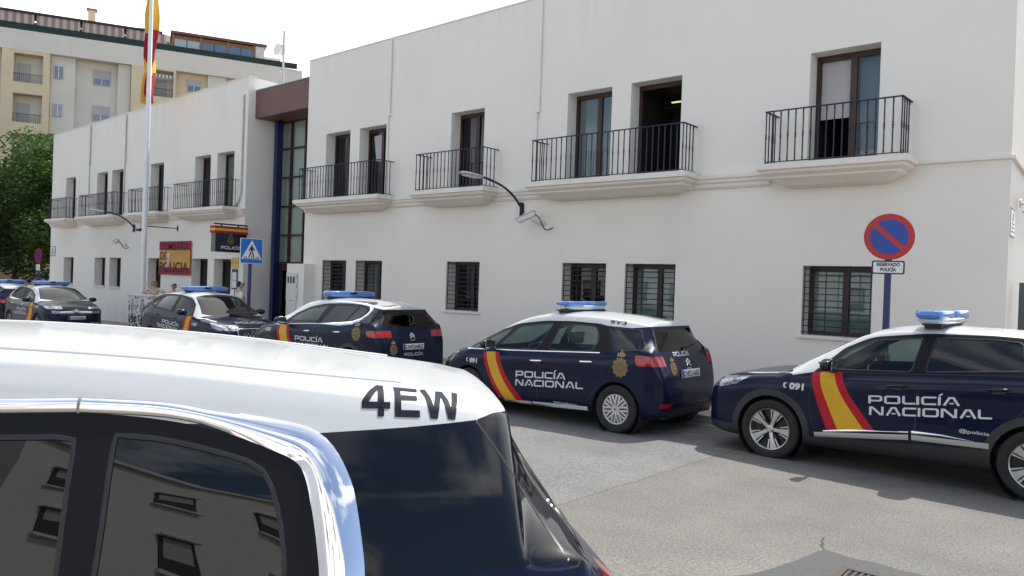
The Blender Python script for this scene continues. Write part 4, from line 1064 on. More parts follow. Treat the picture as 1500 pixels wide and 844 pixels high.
    # trims
    for sg in opt.get('sides', (1, -1)):
        for wp, gm in S['windows']:
            H_ = ref.ribbon(wp, .016, 'window_seal', 'gasket', car, sg, h=.003, base=-.001, closed=True, k=2, step=.05)
        for i, dp in enumerate(S['doors']):
            par = doors.get((i, sg))
            ref.ribbon(dp, .007, 'door_gap', 'gasket', par or car, sg, base=.0006, closed=True, k=1, step=.06)
            hx, hz_ = S['handles'][i]
            if par: handle(par, ref, hx, hz_, sg, S['chrome_handles'], S.get('hslope', -.1))
        for pth, wd, m, nm, hh in S['trims']:
            ref.ribbon(pth, wd, nm, m, car, sg, h=hh, base=.003, k=6 if hh > .004 else 2, step=.02)
        side_mirror(car, ref, *S['mirror'], sg, S.get('mirror_blue', False))
        # livery
        lv = S['livery']
        L0, L1, L2, L3 = [catmull(p, 6) for p in lv['stripe']]
        for (A, B, m, nm) in ((L0, L1, 'decal_red', 'stripe'), (L1, L2, 'decal_yellow', 'stripe'), (L2, L3, 'decal_red', 'stripe')):
            V = [(x, z) for x, z in A]+[(x, z) for x, z in B]; n = len(A)
            Fs = [(i, i+1, n+i+1, n+i) for i in range(n-1)]
            V = [((x if sg < 0 else -x), z) for x, z in V]
            ref.decal(V, Fs, 'xz', sg, (0, 0), 1, nm, m, car, off=.002)
        def word(tx, x0, z0, hgt, wid, m='decal_white', slope=0):
            V, Fs, wt = force_word(tx); s_ = wid/(wt*hgt)
            xo = x0 if sg > 0 else x0-wid if False else (x0 if sg > 0 else x0-wid)
            ref.decal(V, Fs, 'xz', sg, (xo, z0 if sg > 0 else z0+slope*wid), hgt, 'lettering', m, car, sx=s_, slope=slope if sg > 0 else -slope)
        for (tx, x0, z0, hgt, wid, sl) in lv['words']: word(tx, x0, z0, hgt, wid, slope=sl)
        def txt(s_, x0, z0, hgt, wid, m, bold=.02, slope=0, shear=0):
            V, Fs = text_mesh(s_, 1.0, bold); x_ = max(v[0] for v in V)-min(v[0] for v in V); h_ = max(v[1] for v in V)
            xo = x0 if sg > 0 else x0-wid
            ref.decal([(v[0]/x_*wid, v[1]/h_*hgt) for v in V], Fs, 'xz', sg, (xo, z0), 1, 'lettering', m, car, slope=slope if sg > 0 else -slope, shear=shear)
        for a in lv['texts']: txt(*a)
        if lv.get('phone'):
            x0, z0, hgt = lv['phone']; V = [(.5, 1), (.0, .85), (0, .15), (.5, 0), (.5, .22), (.28, .28), (.28, .72), (.5, .78)]
            ref.decal(V, [(0, 1, 6, 7), (1, 2, 5, 6), (2, 3, 4, 5)], 'xz', sg, (x0 if sg > 0 else x0-.3, z0), hgt, 'phone_mark', 'decal_white', car)
        if lv.get('crest'):
            x0, z0, sc = lv['crest']; ref.decal(*CREST, 'xz', sg, (x0, z0), sc, 'crest', 'decal_gold', car, off=.003)
    ref.ribbon(S['bonnet'], .007, 'bonnet_gap', 'gasket', car, 1, 'xy', base=.0006, closed=True, k=1, step=.06)
    light = opt.get('bar')
    if light: light_bar(car, ref, S['bar_x'], light, S.get('bar_ls', 1), S.get('bar_hs', 1))
    return ref, H
def sym(half): return half+[(x, -y) for x, y in reversed(half)]     # top-view outline from y>=0 half (front base -> rear)
PC = pchip
SUV_A = dict(   # tall crossover with split black/white flank (front grille studs, five spoke alloys)
    wb=2.675, Rw=.352, W=1.84, wheel='alloy5', ag=.05, arch_trim=.075, step=.05, cd=pchip([(-2, .10), (.1, .105), (.5, .06), (1.1, .045)]),
    sil=[(-2.22, .55), (-2.21, .75), (-2.16, .98), (-2.07, 1.16), (-1.96, 1.36), (-1.91, 1.46), (-1.90, 1.53), (-1.75, 1.57), (-1.3, 1.625), (-.7, 1.65), (-.1, 1.645), (.35, 1.56), (.75, 1.34), (1.18, 1.075), (1.32, 1.045), (1.7, 1.01), (2.0, .94), (2.14, .85), (2.21, .68), (2.24, .5)],
    w=PC([(-2.22, .60), (-2.17, .74), (-2.05, .84), (-1.8, .895), (-1.3, .92), (1.2, .92), (1.7, .90), (1.95, .86), (2.1, .79), (2.19, .70), (2.24, .55)]),
    wr=PC([(-2.2, .50), (-1.9, .555), (-1.2, .61), (0, .63), (.4, .615), (.8, .69), (1.15, .78), (1.8, .76), (2.24, .5)]),
    zb=PC([(-2.2, 1.16), (-1.6, 1.22), (-1.2, 1.20), (-.27, 1.14), (.78, 1.07), (1.3, 1.0), (2.1, .85)]),
    z0=PC([(-2.22, .38), (-2.1, .27), (-1.8, .22), (1.8, .20), (2.1, .22), (2.24, .30)]),
    windows=[(rounded([(.70, 1.12), (.50, 1.345), (.24, 1.47), (-.25, 1.525), (-.19, 1.165)], [.02, .06, .08, .02, .02]), 'glass_front'),
             (rounded([(-.32, 1.175), (-.38, 1.535), (-.9, 1.545), (-1.16, 1.53), (-1.22, 1.26)], .025), 'glass_rear'),
             (rounded([(-1.27, 1.275), (-1.22, 1.52), (-1.55, 1.47), (-1.72, 1.42), (-1.55, 1.33)], .02), 'glass_rear')],
    dlo=rounded([(.84, 1.075), (.56, 1.365), (.28, 1.505), (-.28, 1.575), (-.93, 1.585), (-1.35, 1.565), (-1.86, 1.455), (-1.62, 1.30), (-1.22, 1.215), (-.27, 1.15)], [.01, .05, .1, .1, .1, .1, .02, .05, .05, .02]),
    white=[(1.075, 1.02), (1.19, 1.2), (1.25, 2), (-3, 2), (-3, 1.44), (-1.86, 1.455), (-1.35, 1.50), (-.28, 1.5), (.3, 1.4), (.84, 1.075)],
    ws=sym([(1.19, .0), (1.17, .35), (1.10, .62), (1.03, .755), (.72, .655), (.33, .565), (.27, .3), (.26, 0)]),
    rw=rounded([(.66, 1.13), (.52, 1.44), (-.52, 1.44), (-.66, 1.13)], .05), rwx=-1.5,
    head=rounded([(1.60, .962), (1.78, .85), (1.97, .80), (2.5, .77), (2.5, .865), (1.98, .925)], .015), head_y=.42,
    tail=[(-1.72, 1.07), (-3, 1.04), (-3, .93), (-1.80, .96)], tail_y=.50,
    grille=rounded([(-.42, .50), (.42, .50), (.46, .82), (-.46, .82)], .08),
    clad=[(-3, 0), (3, 0), (3, .36), (1.9, .36), (.8, .34), (-.9, .45), (-1.9, .50), (-3, .56)],
    doors=[[(.83, 1.08), (.87, .70), (.80, .34), (-.235, .42), (-.275, 1.15)], [(-.285, 1.15), (-.245, .42), (-.83, .45), (-1.05, .66), (-1.25, .92), (-1.29, 1.22)]],
    handles=[(-.06, 1.005), (-1.0, 1.06)], hslope=-.08, chrome_handles=False,
    trims=[([(.80, .368), (-.19, .475)], .055, 'alloy', 'sill_trim', .004), ([(-.22, .478), (-.93, .492)], .055, 'alloy', 'sill_trim', .004),
           ([(.70, .418), (.3, .478), (-.19, .53)], (lambda t: .012+.022*math.sin(math.pi*min(1, t*1.3+.1)) if t < .9 else .02), 'chrome', 'trim_strip', .006),
           ([(-.22, .533), (-.5, .54), (-.80, .522)], (lambda t: .034*(1-t)+.004), 'chrome', 'trim_strip', .006),
           ([(1.70, .985), (1.3, 1.02), (1.08, 1.045)], .012, 'chrome', 'trim_strip', .003)],
    mirror=(.60, 1.10), mirror_blue=True, bar_x=-.3, bar_ls=1.2, seat_x=-.12, dash_x=.82, dash_z=1.0,
    bonnet=sym([(2.1, 0), (2.04, .45), (1.85, .66), (1.5, .745), (1.12, .79), (1.19, .6), (1.25, .3), (1.26, 0)]),
    livery=dict(stripe=[[(.85, 1.075), (.83, .92), (.77, .72), (.66, .44)], [(.76, 1.08), (.735, .93), (.67, .75), (.54, .455)], [(.60, 1.095), (.56, .95), (.46, .76), (.26, .49)], [(.52, 1.10), (.475, .96), (.37, .78), (.15, .50)]],
        words=[('POLICJA', .22, .79, .088, .88, .085), ('NACIONAL', .21, .665, .092, 1.15, .085)],
        texts=[('@policia', -.66, .60, .036, .27, 'decal_white', .006, -.02), ('091', 1.10, .86, .075, .17, 'decal_white', .05, 0, .1)], phone=(1.17, .862, .07)))
MPV = dict(   # compact people carrier, steel wheels with multi spoke covers
    wb=2.785, Rw=.326, W=1.826, wheel='cap', ag=.045, step=.05, cd=pchip([(-2, .09), (.1, .10), (.6, .06), (1.4, .045)]),
    sil=[(-2.07, .48), (-2.065, .62), (-2.04, .70), (-2.02, .86), (-1.965, 1.04), (-1.88, 1.19), (-1.775, 1.35), (-1.72, 1.425), (-1.712, 1.50), (-1.6, 1.525), (-1.0, 1.595), (-.4, 1.615), (.15, 1.585), (.6, 1.46), (1.05, 1.24), (1.5, 1.01), (1.62, .98), (1.9, .90), (2.1, .79), (2.22, .65), (2.27, .48)],
    w=PC([(-2.07, .60), (-2.03, .72), (-1.92, .82), (-1.72, .88), (-1.3, .91), (1.1, .913), (1.6, .895), (1.85, .85), (2.05, .76), (2.18, .65), (2.27, .48)]),
    wr=PC([(-2.07, .50), (-1.85, .55), (-1.722, .565), (-1.712, .575), (-1.6, .585), (-1.1, .615), (0, .635), (.5, .64), (1.0, .70), (1.5, .765), (1.9, .72), (2.27, .42)]),
    zb=PC([(-2.1, 1.10), (-1.75, 1.12), (-1.15, 1.07), (.4, 1.0), (1.45, .95), (2.1, .74)]),
    z0=PC([(-2.07, .36), (-2.0, .26), (-1.8, .20), (1.8, .18), (2.1, .2), (2.27, .28)]),
    windows=[(rounded([(1.42, .982), (.78, 1.285), (.63, 1.325), (.94, .99)], .015), 'glass_front'),
             (rounded([(.86, 1.005), (.50, 1.355), (-.14, 1.435), (.03, 1.035)], [.015, .07, .02, .015]), 'glass_front'),
             (rounded([(-.19, 1.045), (-.29, 1.435), (-.89, 1.43), (-1.03, 1.27), (-.98, 1.085)], [.02, .02, .05, .05, .02]), 'glass_front'),
             (rounded([(-1.13, 1.412), (-1.45, 1.40), (-1.61, 1.41), (-1.78, 1.15), (-1.40, 1.12)], [.02, .05, .03, .03, .04]), 'glass_rear')],
    dlo=rounded([(1.50, .965), (.92, 1.275), (.56, 1.395), (.05, 1.462), (-.45, 1.478), (-.93, 1.465), (-1.08, 1.44), (-1.32, 1.11), (-1.15, 1.075), (.4, 1.0)], [.005, .05, .1, .1, .1, .1, .02, .03, .03, .1]),
    white=[(1.53, .945), (1.62, 1.1), (1.62, 2), (-3, 2), (-3, 1.455), (-1.72, 1.455), (-1.45, 1.425), (-1.08, 1.44), (-.5, 1.41), (.3, 1.36), (1.50, .965)],
    ws=sym([(1.60, 0), (1.57, .35), (1.50, .60), (1.42, .715), (1.0, .64), (.5, .575), (.42, .3), (.40, 0)]),
    rw=rounded([(.66, 1.12), (.50, 1.42), (-.50, 1.42), (-.66, 1.12)], .05), rwx=-1.4,
    head=rounded([(1.66, .90), (1.85, .72), (2.6, .62), (2.6, .78), (1.97, .85)], .02), head_y=.38,
    tail=rounded([(-1.66, 1.075), (-1.70, .935), (-3, .955), (-3, 1.05)], [.04, .04, 0, 0]), tail_y=.60,
    clad=[(-3, 0), (3, 0), (3, .2), (1.9, .2), (-1.9, .22), (-3, .30)],
    doors=[[(1.02, .985), (1.05, .6), (.86, .22), (.0, .235), (-.085, 1.03)], [(-.095, 1.03), (-.01, .235), (-.80, .25), (-1.06, .55), (-1.16, .8), (-1.15, 1.07)]],
    handles=[(-.0, .875), (-.90, .93)], hslope=-.06, chrome_handles=True,
    trims=[([(.66, .205), (.10, .235)], .055, 'decal_white', 'sill_trim', .003), ([(.07, .238), (-.40, .258), (-.93, .278)], .055, 'decal_white', 'sill_trim', .003),
           ([(1.46, .958), (.4, .998), (-1.1, 1.07)], .012, 'chrome', 'trim_strip', .003)],
    mirror=(.86, .99), bar_x=-.15, bar_ls=.86, bar_hs=.7, seat_x=-.05, dash_x=.95, dash_z=.92,
    bonnet=sym([(2.12, 0), (2.05, .40), (1.92, .62), (1.55, .73), (1.50, .71), (1.60, .5), (1.66, .3), (1.67, 0)]),
    livery=dict(stripe=[[(1.08, .935), (1.02, .72), (.92, .53), (.73, .25)], [(1.01, .94), (.95, .73), (.85, .54), (.62, .24)], [(.83, .95), (.77, .76), (.66, .56), (.37, .23)], [(.75, .955), (.68, .77), (.56, .57), (.22, .235)]],
        words=[('POLICJA', .39, .60, .095, .93, .05), ('NACIONAL', .39, .475, .095, 1.24, .055)],
        texts=[('www.policia.es', -.33, .295, .03, .42, 'decal_white', .006, .0), ('091', 1.37, .745, .075, .17, 'decal_white', .05, 0, .1)], phone=(1.44, .748, .07), crest=(-1.46, .90, .125)))
SUV_B = dict(   # crossover with a chrome C round the side windows
    wb=2.73, Rw=.355, W=1.84, wheel='alloy5', ag=.05, arch_trim=.07, step=.05, cd=pchip([(-2, .10), (.1, .105), (.5, .06), (1.1, .045)]),
    sil=[(-2.16, .52), (-2.155, .75), (-2.12, .96), (-2.05, 1.14), (-1.94, 1.34), (-1.89, 1.44), (-1.882, 1.525), (-1.78, 1.56), (-1.3, 1.625), (-.7, 1.655), (-.05, 1.65), (.40, 1.575), (.8, 1.40), (1.25, 1.15), (1.42, 1.11), (1.8, 1.06), (2.05, .97), (2.17, .82), (2.23, .65), (2.25, .48)],
    w=PC([(-2.22, .64), (-2.17, .76), (-2.05, .85), (-1.8, .895), (-1.3, .92), (1.2, .92), (1.7, .90), (1.95, .86), (2.1, .79), (2.19, .70), (2.25, .55)]),
    wr=PC([(-2.2, .52), (-1.9, .575), (-1.2, .62), (0, .635), (.4, .62), (.85, .68), (1.2, .77), (1.8, .76), (2.25, .5)]),
    zb=PC([(-2.2, 1.17), (-1.6, 1.21), (-1.1, 1.17), (-.3, 1.12), (.78, 1.08), (1.3, 1.04), (2.1, .88)]),
    z0=PC([(-2.22, .38), (-2.1, .27), (-1.8, .22), (1.8, .20), (2.1, .22), (2.25, .30)]),
    windows=[(rounded([(.78, 1.115), (.60, 1.27), (.22, 1.43), (-.40, 1.515), (-.22, 1.15)], [.02, .05, .08, .02, .02]), 'glass_front'),
             (rounded([(-.34, 1.155), (-.56, 1.52), (-1.0, 1.535), (-1.28, 1.53), (-1.12, 1.19)], .025), 'glass_rear'),
             (rounded([(-1.17, 1.205), (-1.33, 1.525), (-1.50, 1.49), (-1.575, 1.43), (-1.55, 1.36), (-1.47, 1.28)], .02), 'glass_rear')],
    dlo=rounded([(1.0, 1.065), (.62, 1.32), (.20, 1.47), (-.30, 1.545), (-.8, 1.565), (-1.27, 1.56), (-1.54, 1.52), (-1.635, 1.45), (-1.61, 1.34), (-1.50, 1.25), (-1.1, 1.175), (.6, 1.095)], [.005, .05, .1, .1, .1, .1, .05, .03, .03, .05, .05, .1]),
    white=[(1.16, 1.07), (1.30, 1.2), (1.3, 2), (-3, 2), (-3, 1.455), (-1.93, 1.47), (-1.72, 1.50), (-1.54, 1.52), (-1.27, 1.5), (-.3, 1.5), (.62, 1.2), (1.0, 1.065)],
    dpanel=[(-1.64, 1.25), (-1.70, 1.49), (-1.93, 1.465), (-2.0, 1.24)], dmat='black_gloss',
    ws=sym([(1.26, .0), (1.24, .35), (1.17, .60), (1.10, .745), (.77, .655), (.38, .575), (.32, .3), (.31, 0)]),
    rw=rounded([(.68, 1.15), (.54, 1.44), (-.54, 1.44), (-.68, 1.15)], .05), rwx=-1.5,
    head=rounded([(1.72, 1.0), (1.80, .93), (2.0, .90), (2.5, .90), (2.5, .97), (2.0, .985)], .01), head_y=.40,
    tail=rounded([(-1.84, 1.09), (-1.87, .97), (-3, .96), (-3, 1.09)], .03), tail_y=.50,
    grille=rounded([(-.5, .70), (.5, .70), (.55, .84), (-.55, .84)], .04),
    clad=[(-3, 0), (3, 0), (3, .40), (1.9, .40), (-1.9, .42), (-3, .52)],
    doors=[[(.98, 1.07), (1.0, .8), (.88, .40), (-.16, .40), (-.23, 1.14)], [(-.24, 1.14), (-.17, .40), (-.86, .41), (-1.07, .62), (-1.26, .9), (-1.25, 1.19)]],
    handles=[(-.02, .99), (-1.0, 1.02)], hslope=-.05, chrome_handles=True,
    trims=[([(.98, 1.078), (.2, 1.125), (-1.05, 1.178), (-1.40, 1.215), (-1.58, 1.28), (-1.655, 1.37), (-1.665, 1.46), (-1.58, 1.54), (-1.40, 1.575), (-1.1, 1.587), (-.62, 1.583)],
            (lambda t: .016+.045*max(0, min(1, (t-.35)/.15))*max(.35, min(1, (1.05-t)/.2))), 'chrome', 'chrome_surround', .008)],
    mirror=(.72, 1.10), bar_x=-.15, seat_x=-.12, dash_x=.86, dash_z=1.03,
    bonnet=sym([(2.12, 0), (2.06, .45), (1.88, .66), (1.5, .75), (1.18, .79), (1.26, .6), (1.32, .3), (1.33, 0)]),
    livery=dict(stripe=[[(1.01, 1.07), (1.02, .92), (.98, .7), (.86, .42)], [(.95, 1.075), (.95, .92), (.89, .7), (.76, .42)], [(.72, 1.085), (.69, .92), (.61, .7), (.44, .42)], [(.64, 1.09), (.60, .93), (.51, .72), (.32, .42)]],
        words=[('POLICJA', .38, .79, .09, .93, .0), ('NACIONAL', .38, .66, .09, 1.2, .0)],
        texts=[('091', 1.45, .92, .075, .17, 'decal_white', .05, 0, .1)], phone=(1.52, .922, .07), crest=(-1.58, 1.02, .125)))
LONG = dict(   # long people carrier in the foreground
    wb=2.84, Rw=.33, W=1.826, wheel='cap', ag=.045, step=.035, cd=pchip([(-2.15, .06), (-1.9, .055), (-1.6, .05), (-1, .05), (.2, .055), (1.2, .045)]), bul=.02,
    sil=[(-2.55, .5), (-2.545, .72), (-2.52, .86), (-2.46, .93), (-2.39, .985), (-2.335, 1.05), (-2.265, 1.18), (-2.20, 1.285), (-2.14, 1.385), (-2.10, 1.44), (-2.095, 1.495), (-2.03, 1.512), (-1.93, 1.53), (-1.6, 1.568), (-1.0, 1.632), (-.3, 1.670), (.2, 1.655), (.6, 1.56), (1.05, 1.35), (1.55, 1.03), (1.67, .99), (1.95, .91), (2.15, .79), (2.24, .65), (2.28, .48)],
    w=PC([(-2.55, .60), (-2.50, .72), (-2.38, .80), (-2.2, .845), (-1.95, .875), (-1.4, .905), (1.1, .913), (1.6, .895), (1.85, .85), (2.05, .76), (2.2, .64), (2.28, .48)]),
    wr=PC([(-2.55, .36), (-2.3, .40), (-2.2, .42), (-2.102, .47), (-2.094, .565), (-2.03, .60), (-1.95, .618), (-1.85, .625), (-1.3, .615), (-.6, .61), (0, .61), (.5, .615), (1.0, .70), (1.5, .765), (1.9, .72), (2.28, .42)]),
    zb=PC([(-2.3, 1.06), (-1.75, 1.06), (-1.15, 1.02), (.4, .98), (1.45, .95), (2.1, .74)]),
    z0=PC([(-2.55, .36), (-2.2, .26), (-1.9, .20), (1.8, .18), (2.1, .2), (2.28, .28)]),
    windows=[(rounded([(1.42, .99), (.78, 1.30), (.63, 1.34), (.94, 1.0)], .015), 'glass_front'),
             (rounded([(.86, 1.01), (.48, 1.37), (.1, 1.42), (.16, 1.03)], [.015, .07, .02, .015]), 'glass_front'),
             (rounded([(.06, 1.03), (-.0, 1.425), (-.865, 1.425), (-.87, 1.05)], .02), 'glass_rear'),
             (catmull([(-.955, .98), (-.96, 1.2), (-.96, 1.41), (-.975, 1.425), (-1.09, 1.415), (-1.26, 1.375), (-1.34, 1.345), (-1.38, 1.30), (-1.415, 1.19), (-1.43, 1.06), (-1.40, .98), (-1.35, .965), (-.985, .965)], 5, True), 'glass_rear')],
    dlo=catmull([(1.50, .96), (.92, 1.30), (.56, 1.43), (.0, 1.475), (-.5, 1.484), (-.87, 1.482), (-1.09, 1.462), (-1.26, 1.424), (-1.39, 1.382), (-1.455, 1.33), (-1.49, 1.24), (-1.515, 1.14), (-1.52, 1.04), (-1.50, .955), (-1.42, .925), (-1.1, .93), (.4, .975)], 5, True),
    white=[(1.53, .945), (1.62, 1.1), (1.62, 2), (-3, 2), (-3, 1.467), (-2.13, 1.467), (-2.03, 1.467), (-1.97, 1.452), (-1.75, 1.437), (-1.49, 1.425), (-1.26, 1.45), (-.5, 1.47), (.3, 1.36), (1.50, .96)],
    ws=sym([(1.64, 0), (1.61, .35), (1.54, .60), (1.46, .715), (1.02, .64), (.55, .575), (.47, .3), (.45, 0)]),
    rw=rounded([(.60, 1.09), (.44, 1.43), (-.44, 1.43), (-.60, 1.09)], .05), rwx=-1.8,
    dpanel=[(-1.49, 1.425), (-1.75, 1.437), (-1.97, 1.452), (-2.03, 1.37), (-2.10, 1.27), (-2.18, 1.15), (-2.235, 1.065), (-1.9, 1.05), (-1.50, .955), (-1.52, 1.04), (-1.515, 1.14), (-1.49, 1.24), (-1.455, 1.33)], dmat='tint_panel', rear_black=[(-1.971, 1.452), (-2.03, 1.466), (-2.13, 1.466), (-2.9, 1.466), (-2.9, 1.04), (-2.235, 1.04), (-2.236, 1.065), (-2.18, 1.15), (-2.10, 1.27), (-2.03, 1.37)],
    head=rounded([(1.66, .90), (1.85, .72), (2.6, .62), (2.6, .78), (1.97, .85)], .02), head_y=.38,
    tail=rounded([(-2.42, .955), (-2.25, .82), (-3, .80), (-3, .94)], .02), tail_y=.45,
    clad=[(-3, 0), (3, 0), (3, .2), (1.9, .2), (-1.9, .22), (-3, .30)],
    doors=[[(1.02, .965), (1.05, .6), (.86, .22), (.16, .235), (.11, .98)], [(.10, .98), (.15, .235), (-.80, .25), (-.92, .55), (-.93, .8), (-.90, .96)]],
    handles=[(.18, .88), (-.72, .90)], hslope=-.06, chrome_handles=True,
    trims=[([(1.50, .975), (1.2, 1.16), (.93, 1.305), (.57, 1.44), (.2, 1.485), (-.3, 1.498), (-.856, 1.502)], .040, 'chrome', 'chrome_surround', .012),
           (catmull([(-.864, 1.502), (-1.08, 1.489), (-1.24, 1.458), (-1.38, 1.422), (-1.465, 1.393), (-1.51, 1.35), (-1.545, 1.27), (-1.57, 1.15), (-1.58, 1.05), (-1.56, .95), (-1.48, .90), (-1.2, .89)], 5),
            (lambda t: .040+.080*max(0, min(1, (t-.22)/.30))), 'chrome', 'chrome_surround', .011)],
    mirror=(.86, 1.0), bar_x=-.1, seat_x=0, dash_x=1.0, dash_z=.94,
    bonnet=sym([(2.12, 0), (2.05, .40), (1.92, .62), (1.6, .73), (1.54, .71), (1.64, .5), (1.70, .3), (1.71, 0)]),
    livery=dict(stripe=MPV['livery']['stripe'], words=[], texts=[], phone=None))
def car_at(name, label, S, X, Y, heading, opt, z=None, pitch=True, group='police cars parked along the street'):
    car = empty('police_car', (X, Y, gz(X, Y) if z is None else z), 0, label=label, cat='police car', group=group)
    hx = math.cos(heading)
    car.rotation_euler = (0, -.012*hx if pitch else 0, heading)
    H, Hc = build_car(S, car, opt)
    return car, H
PIc = math.pi
NB = []
def b_notes(): pass
# --- right hand crossover
carA, HA = car_at('a', 'police crossover at the right edge of the photo with @policia on its rear door', SUV_A, -2.41, 9.945, PIc, dict(bar='split', sides=(1, -1)))
# --- people carrier in the middle
carP, HP = car_at('p', 'navy police people carrier with roof code 9Y3 and silver multi-spoke wheel covers', MPV, -7.25, 9.83, PIc, dict(bar='split'))
plate(carP, HP, 0, .82, -1, 'CNP2116RX', .12)
def roof_code(car, H, s_, x0, z0, hgt, wid, slope=0, shear=0, m='decal_dark', plane='xz'):
    V, Fs = text_mesh(s_, 1.0, .018); x_ = max(v[0] for v in V)-min(v[0] for v in V); h_ = max(v[1] for v in V)
    H.decal([(v[0]/x_*wid, v[1]/h_*hgt) for v in V], Fs, plane, 1, (x0, z0), 1, 'roof_code', m, car, slope=slope, shear=shear, grid=.015, off=.003)
roof_code(carP, HP, '9Y3', -1.09, 1.475, .045, .26, -.06)
def rear_badges(car, H, word_y, word_z, wid, hgt, crest=None, chev_z=.98, reflector=None):
    V, Fs, wt = force_word('POLICJA'); H.decal(V, Fs, 'yz', -1, (word_y, word_z), hgt, 'lettering', 'decal_white', car, sx=wid/(wt*hgt))
    if crest: H.decal(*CREST, 'yz', -1, (crest[0], crest[1]), crest[2], 'crest', 'decal_gold', car)
    for dz in (0, .045):
        H.ribbon([(.055, chev_z-.035+dz), (0, chev_z+.015+dz), (-.055, chev_z-.035+dz)], .018, 'chevron_badge', 'chrome', car, -1, 'yz', h=.004, k=2)
    H.decal([(-.06, 0), (.06, 0), (.06, .012), (-.06, .012)], [(0, 1, 2, 3)], 'yz', -1, (0, chev_z-.075), 1, 'badge_strip', 'alloy', car)
    if reflector:
        for s_ in (1, -1):
            b = None; V = rounded([(-.10, -.028), (.10, -.028), (.10, .028), (-.10, .028)], .02)
            H.decal(V, [tuple(range(len(V)))], 'yz', -1, (s_*.66, reflector), 1, 'rear_reflector', 'tail_red', car, off=.006)
    # wiper and tailgate seams
    H.ribbon([(.02, S_RW(H)+.03), (-.32, S_RW(H)+.075)], .022, 'rear_wiper', 'gasket', car, -1, 'yz', h=.012, base=.01, k=2)
    H.ribbon([(.74, S_RW(H)-.02), (.62, .72), (.60, .60), (-.60, .60), (-.62, .72), (-.74, S_RW(H)-.02)], .008, 'tailgate_gap', 'gasket', car, -1, 'yz', base=.0006, k=1)
def S_RW(H): return min(p[1] for p in H.S['rw'])
rear_badges(carP, HP, .33, 1.055, .42, .06, (.42, .90, .085), .955, .42)
# dark splitter under the white spoiler
# --- crossover with the chrome C, roof code 3EW
carE, HE = car_at('e', 'police crossover with roof code 3EW and chrome curve round its side windows, facing away', SUV_B, -13.2, 9.9, PIc, dict(bar='full'))
plate(carE, HE, 0, .79, -1, 'CNP2544RZ', .03)
roof_code(carE, HE, '3EW', -1.74, 1.535, .055, .27, -.07)
rear_badges(carE, HE, .22, .62, .46, .055, (.48, .74, .095), .98, None)
def double_chevron_front(car, H, z):
    for dz in (0, .05): H.ribbon([(-.50, z-.0+dz*.6), (-.10, z-.005+dz), (0, z+.05+dz), (.10, z-.005+dz), (.50, z+dz*.6)], .016, 'chrome_bar', 'chrome', car, 1, 'yz', h=.004, k=2)
def stud_grille(car, H):
    for r in range(5):
        for c in range(-4, 5):
            y = c*.085+(.042 if r % 2 else 0)
            if abs(y) < .37-.0*r:
                V = [(-.018, 0), (0, -.022), (.018, 0), (0, .022)]
                H.decal(V, [(0, 1, 2, 3)], 'yz', 1, (y, .56+r*.052), 1, 'grille_stud', 'chrome', car, off=.004)
    q = [(-.44, .52), (-.47, .81), (-.40, .835), (.40, .835), (.47, .81), (.44, .52)]
    H.ribbon(q, .016, 'grille_frame', 'chrome', car, 1, 'yz', h=.004, k=2)
# --- crossover facing the camera beside the pedestrian-crossing sign
carF, HF = car_at('f', 'police crossover facing the camera in front of the blue pedestrian-crossing sign', SUV_A, -18.75, 9.9, 0, dict(bar='full'))
stud_grille(carF, HF)
V, Fs, wt = force_word('POLICJA'); HF.decal(V, Fs, 'xy', 1, (1.98, -.34), .001, 'x', 'decal_white', None) if False else None
def hood_word(car, H, x, hgt, wid):
    V, Fs, wt = force_word('POLICJA'); s_ = wid/wt
    b = MB(); vs = []
    for u, v in V:
        q, n = H.top(x+v*hgt*-1+0, (u*s_-wid/2)); vs.append(q+n*.003)
    b.add(vs, Fs); b.build('lettering', 'decal_white', car, fix=False)
def hood_word2(car, H, x, hgt, wid):
    V, Fs, wt = force_word('POLICJA'); s_ = wid/wt; vs = []
    for u, v in V:
        q, n = H.top(x-v*hgt, u*s_-wid/2); vs.append(q+n*.003)
    b = MB(); b.add(vs, Fs); b.build('lettering', 'decal_white', car, fix=False)
def hood_crest(car, H, x, sc):
    V, Fs = CREST; vs = []
    for u, v in V:
        q, n = H.top(x-v*sc, u*sc); vs.append(q+n*.003)
    b = MB(); b.add(vs, Fs); b.build('crest', 'decal_gold', car, fix=False)
hood_word2(carF, HF, 1.98, .14, .75); hood_crest(carF, HF, 1.62, .15)
# --- crossover facing the camera at the far left
carG, HG = car_at('g', 'police crossover facing the camera at the far left corner of the white building', SUV_B, -29.7, 9.9, 0, dict(bar='full'))
plate(carG, HG, 0, .62, 1, 'CNP2542RZ'); double_chevron_front(carG, HG, .78)
def lower_lamps(car, H):
    for s_ in (1, -1):
        V = rounded([(-.13, -.045), (.13, -.045), (.13, .045), (-.13, .045)], .03)
        H.decal(V, [tuple(range(len(V)))], 'yz', 1, (s_*.60, .80), 1, 'headlight', 'lamp_clear', car, off=.004)
        H.ribbon([(s_*.38, .36), (s_*.42, .44), (s_*.68, .44), (s_*.72, .36)], .02, 'bumper_trim', 'chrome', car, 1, 'yz', h=.004, k=2)
lower_lamps(carG, HG)
# --- car cut by the left edge, seen from behind
carI, HI = car_at('i', 'police crossover cut off by the left edge of the photo, its rear towards the camera', SUV_A, -34.7, 9.9, PIc, dict(bar='full'))
plate(carI, HI, 0, .75, -1, 'CNP2508RX')
